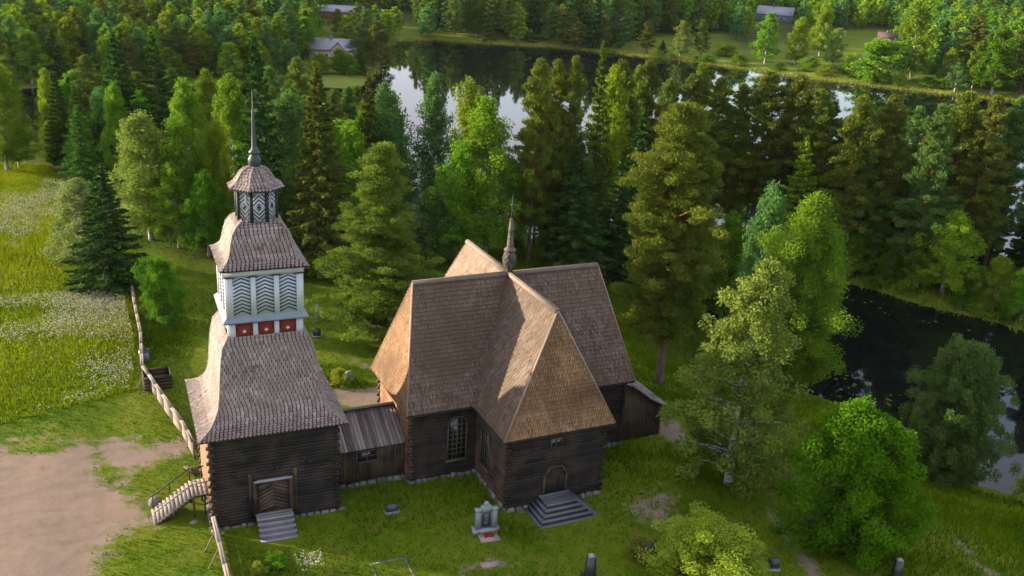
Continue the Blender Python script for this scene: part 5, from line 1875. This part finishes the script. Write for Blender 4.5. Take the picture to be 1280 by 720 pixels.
def blades(n, box, hfun, wd0, ok, name, mat, spread=.35):
    x = Rg.uniform(box[0], box[1], n); y = Rg.uniform(box[2], box[3], n)
    z = nearest_attr(zf, x, y)
    k = in_view(x, y, z) & ok(x, y)
    x, y = x[k], y[k]
    z = height(x, y) - .03
    h = hfun(x, y) * Rg.uniform(.6, 1.4, len(x))
    a = Rg.uniform(0, 2 * PI, len(x)); w = wd0 * Rg.uniform(.6, 1.4, len(x))
    lx, ly = Rg.normal(size=len(x)) * spread * h, Rg.normal(size=len(x)) * spread * h
    dx, dy = np.cos(a) * w / 2, np.sin(a) * w / 2
    V = np.stack([np.stack([x - dx, y - dy, z], 1), np.stack([x + dx, y + dy, z], 1), np.stack([x + lx, y + ly, z + h], 1)], 1).reshape(-1, 3)
    m = len(x)
    tint = np.clip(.5 + .3 * wob(x * .6, y * .6) + Rg.normal(size=m) * .25, 0, 1)
    me = build_mesh(name, V, np.arange(m * 3), np.arange(m) * 3, tint, [mat])
    o = bpy.data.objects.new(name, me); COL.objects.link(o)
    return o


def off_buildings(x, y):
    lx = _c * (x - TX) + _s * (y - TY); ly = -_s * (x - TX) + _c * (y - TY)
    b = (np.abs(lx) < 4.25) & (np.abs(ly) < 4.25)
    b |= (np.abs(x) < 3.8) & (np.abs(y) < 9.4)
    b |= (np.abs(y) < 3.8) & (np.abs(x) < 8.8)
    b |= (x > 8) & (x < 12.7) & (np.abs(y) < 3.4)
    b |= (x > -14.5) & (x < -8) & (np.abs(y) < 2.8)
    b |= (x > -2.4) & (x < 2.3) & (y > -12.1) & (y < -9)
    b |= (lx > -1.6) & (lx < 1.2) & (ly > -7.1) & (ly < -4)
    b |= (x > -25.8) & (x < -22) & (y > -3) & (y < -.7)
    return ~b


mat_g = leaf('grass_blades', (.036, .096, .002), (.136, .202, .004), .3)
mat_t = leaf('tall_grass_blades', (.11, .19, .004), (.30, .35, .012), .3)
mat_s = leaf('reed_blades', (.13, .19, .02), (.25, .28, .05), .3)
mat_f = leaf('white_flower_heads', (.36, .37, .26), (.55, .55, .44), .2)
okg = lambda x, y: off_buildings(x, y) & (nearest_attr(dirt, x, y) < Rg.uniform(.1, .7, len(x))) & (nearest_attr(wd, x, y) > 1)
rough = lambda x, y: .16 + .13 * np.clip(wob(x * .5 + 3, y * .5), 0, 1) + .22 * ((x > -14) & (x < 3) & (y > -9) & (y < -3) | (x > 16))
o = blades(330000, (-40, 62, -34, 62), rough, .085, okg, 'lawn_grass', mat_g)
tag(o, 'green lawn and rough grass around the church', 'grass', None, 'stuff')
okm_ = lambda x, y: (nearest_attr(meadow, x, y) > .5)
o = blades(150000, (-62, -22, 14, 105), lambda x, y: .4 + .25 * np.clip(wob(x * .4, y * .4), 0, 1), .11, okm_, 'meadow_grass', mat_t)
tag(o, 'tall meadow grass on the left beyond the fence', 'grass', None, 'stuff')


def clump(x, y):
    n_ = wob(x * 1.1 + 4, y * 1.1) + .6 * wob(x * .37, y * .4 + 2)
    return off_buildings(x, y) & (nearest_attr(dirt, x, y) < .25) & (nearest_attr(wd, x, y) > .5) & (nearest_attr(meadow, x, y) < .3) & (n_ > .25 + .9 * Rg.uniform(0, 1, len(x)))


o = blades(240000, (-24, 62, -34, 30), lambda x, y: .34 + .22 * np.clip(wob(x * .7, y * .7), 0, 1), .10, clump, 'tall_weeds', leaf('weed_blades', (.030, .095, .003), (.115, .19, .006), .3), .5)
tag(o, 'darker clumps of tall grass and weeds in the churchyard lawn', 'weeds', None, 'stuff')


def reed_ok(x, y):
    w_ = nearest_attr(wd, x, y)
    return (w_ > -.6) & (w_ < 6) & ((y > 150) | (x > 55))


o = blades(260000, (55, 300, -40, 330), lambda x, y: .9 + 0 * x, .28, reed_ok, 'reeds', mat_s)
tag(o, 'yellow green reeds along the far lake shore', 'reeds', None, 'stuff')


def flowers(n, box, prob, size, name):
    x = Rg.uniform(box[0], box[1], n); y = Rg.uniform(box[2], box[3], n)
    z = nearest_attr(zf, x, y)
    k = in_view(x, y, z) & (Rg.uniform(0, 1, n) < prob(x, y))
    x, y = x[k], y[k]; z = height(x, y) + Rg.uniform(.35, .75, len(x))
    C = np.stack([x, y, z], 1)
    global RNG
    RNG = Rg
    V = leaf_faces(C, size, size * .9, None, 1., 0)
    m = len(x)
    me = build_mesh(name, V, np.arange(m * 4), np.arange(m) * 4, Rg.uniform(0, 1, m), [mat_f])
    o = bpy.data.objects.new(name, me); COL.objects.link(o)
    return o


def fprob(x, y):
    m = (nearest_attr(meadow, x, y) > .6) * .75
    n_ = wob(x * .21 + 2, y * .21) * .7 + wob(x * .55 + 1, y * .6) * .5 + .25 * wob(x * 1.7, y * 1.5)
    a = np.where(y < 42, np.clip(.34 + n_ * 1.3, 0.02, 1), np.where(y > 55, np.clip(-.25 + n_ * 1.1, 0, .55), .03))
    return m * a


o = flowers(330000, (-62, -22, 14, 100), fprob, .105, 'meadow_flowers')
tag(o, 'white flowering cow parsley spread over the left meadow', 'flowers', None, 'stuff')
p = at(388, 708)
o = flowers(380, (p[0] - .9, p[0] + .9, p[1] - .9, p[1] + .9), lambda x, y: np.exp(-((x - p[0]) ** 2 + (y - p[1]) ** 2) / .5), .12, 'white_flower_patch')
tag(o, 'small patch of white flowers on the lawn below the tower steps', 'flowers', None, 'stuff')
nl_ = 9000
x = Rg.uniform(38, 110, nl_); y = Rg.uniform(-40, 50, nl_)
w_ = water_d(x, y); n_ = wob(x * .5, y * .5)
k = (sdf(CHAN, x, y) < -.3) & (w_ > -6.5) & (n_ > .35) & (Rg.uniform(0, 1, nl_) < .22)
x, y = x[k], y[k]; m_ = len(x)
r = Rg.uniform(.1, .24, m_)
V = np.stack([np.stack([x + r * math.cos(a), y + r * math.sin(a), np.full(m_, -5.985) + .004 * np.arange(m_) / max(1, m_)], 1) for a in np.arange(7) * 2 * PI / 7], 1).reshape(-1, 3)
me = build_mesh('lily_pads', V, np.arange(m_ * 7), np.arange(m_) * 7, Rg.uniform(0, 1, m_), [L['bush']])
o = bpy.data.objects.new('lily_pads', me); COL.objects.link(o)
tag(o, 'small green lily pads floating on the dark channel', 'lily pads', None, 'stuff')
hz = NT('thin_haze')
vp = hz.n('ShaderNodeVolumePrincipled')
vp.inputs['Color'].default_value = (.80, .86, .92, 1)
vp.inputs['Density'].default_value = .00002
vp.inputs['Anisotropy'].default_value = .2
hz.t.links.new(vp.outputs[0], hz.out.inputs['Volume'])
zt_ = max(float(zf.max()) + 26, CAM[2] + 8)
hb_ = MB(); hb_.box(-3400, 3800, -800, 4400, -10, max(zt_, 50), .5)
tag(hb_.build('haze', hz.m), 'thin pale evening haze over the far woods', 'haze', None, 'stuff')
for (a_, b_, c_2, d_2, e_2), (x_, y_, r_) in zip(HPX, PLACED):
    if water_d(np.array([x_]), np.array([y_]))[0] < .3: print('WET', round(a_), round(b_), round(c_2), round(x_), round(y_))
ub = {}
for q in HPX: ub[int(q[0] // 160)] = ub.get(int(q[0] // 160), 0) + 1
print('objects', len(bpy.data.objects), 'fill', fill)
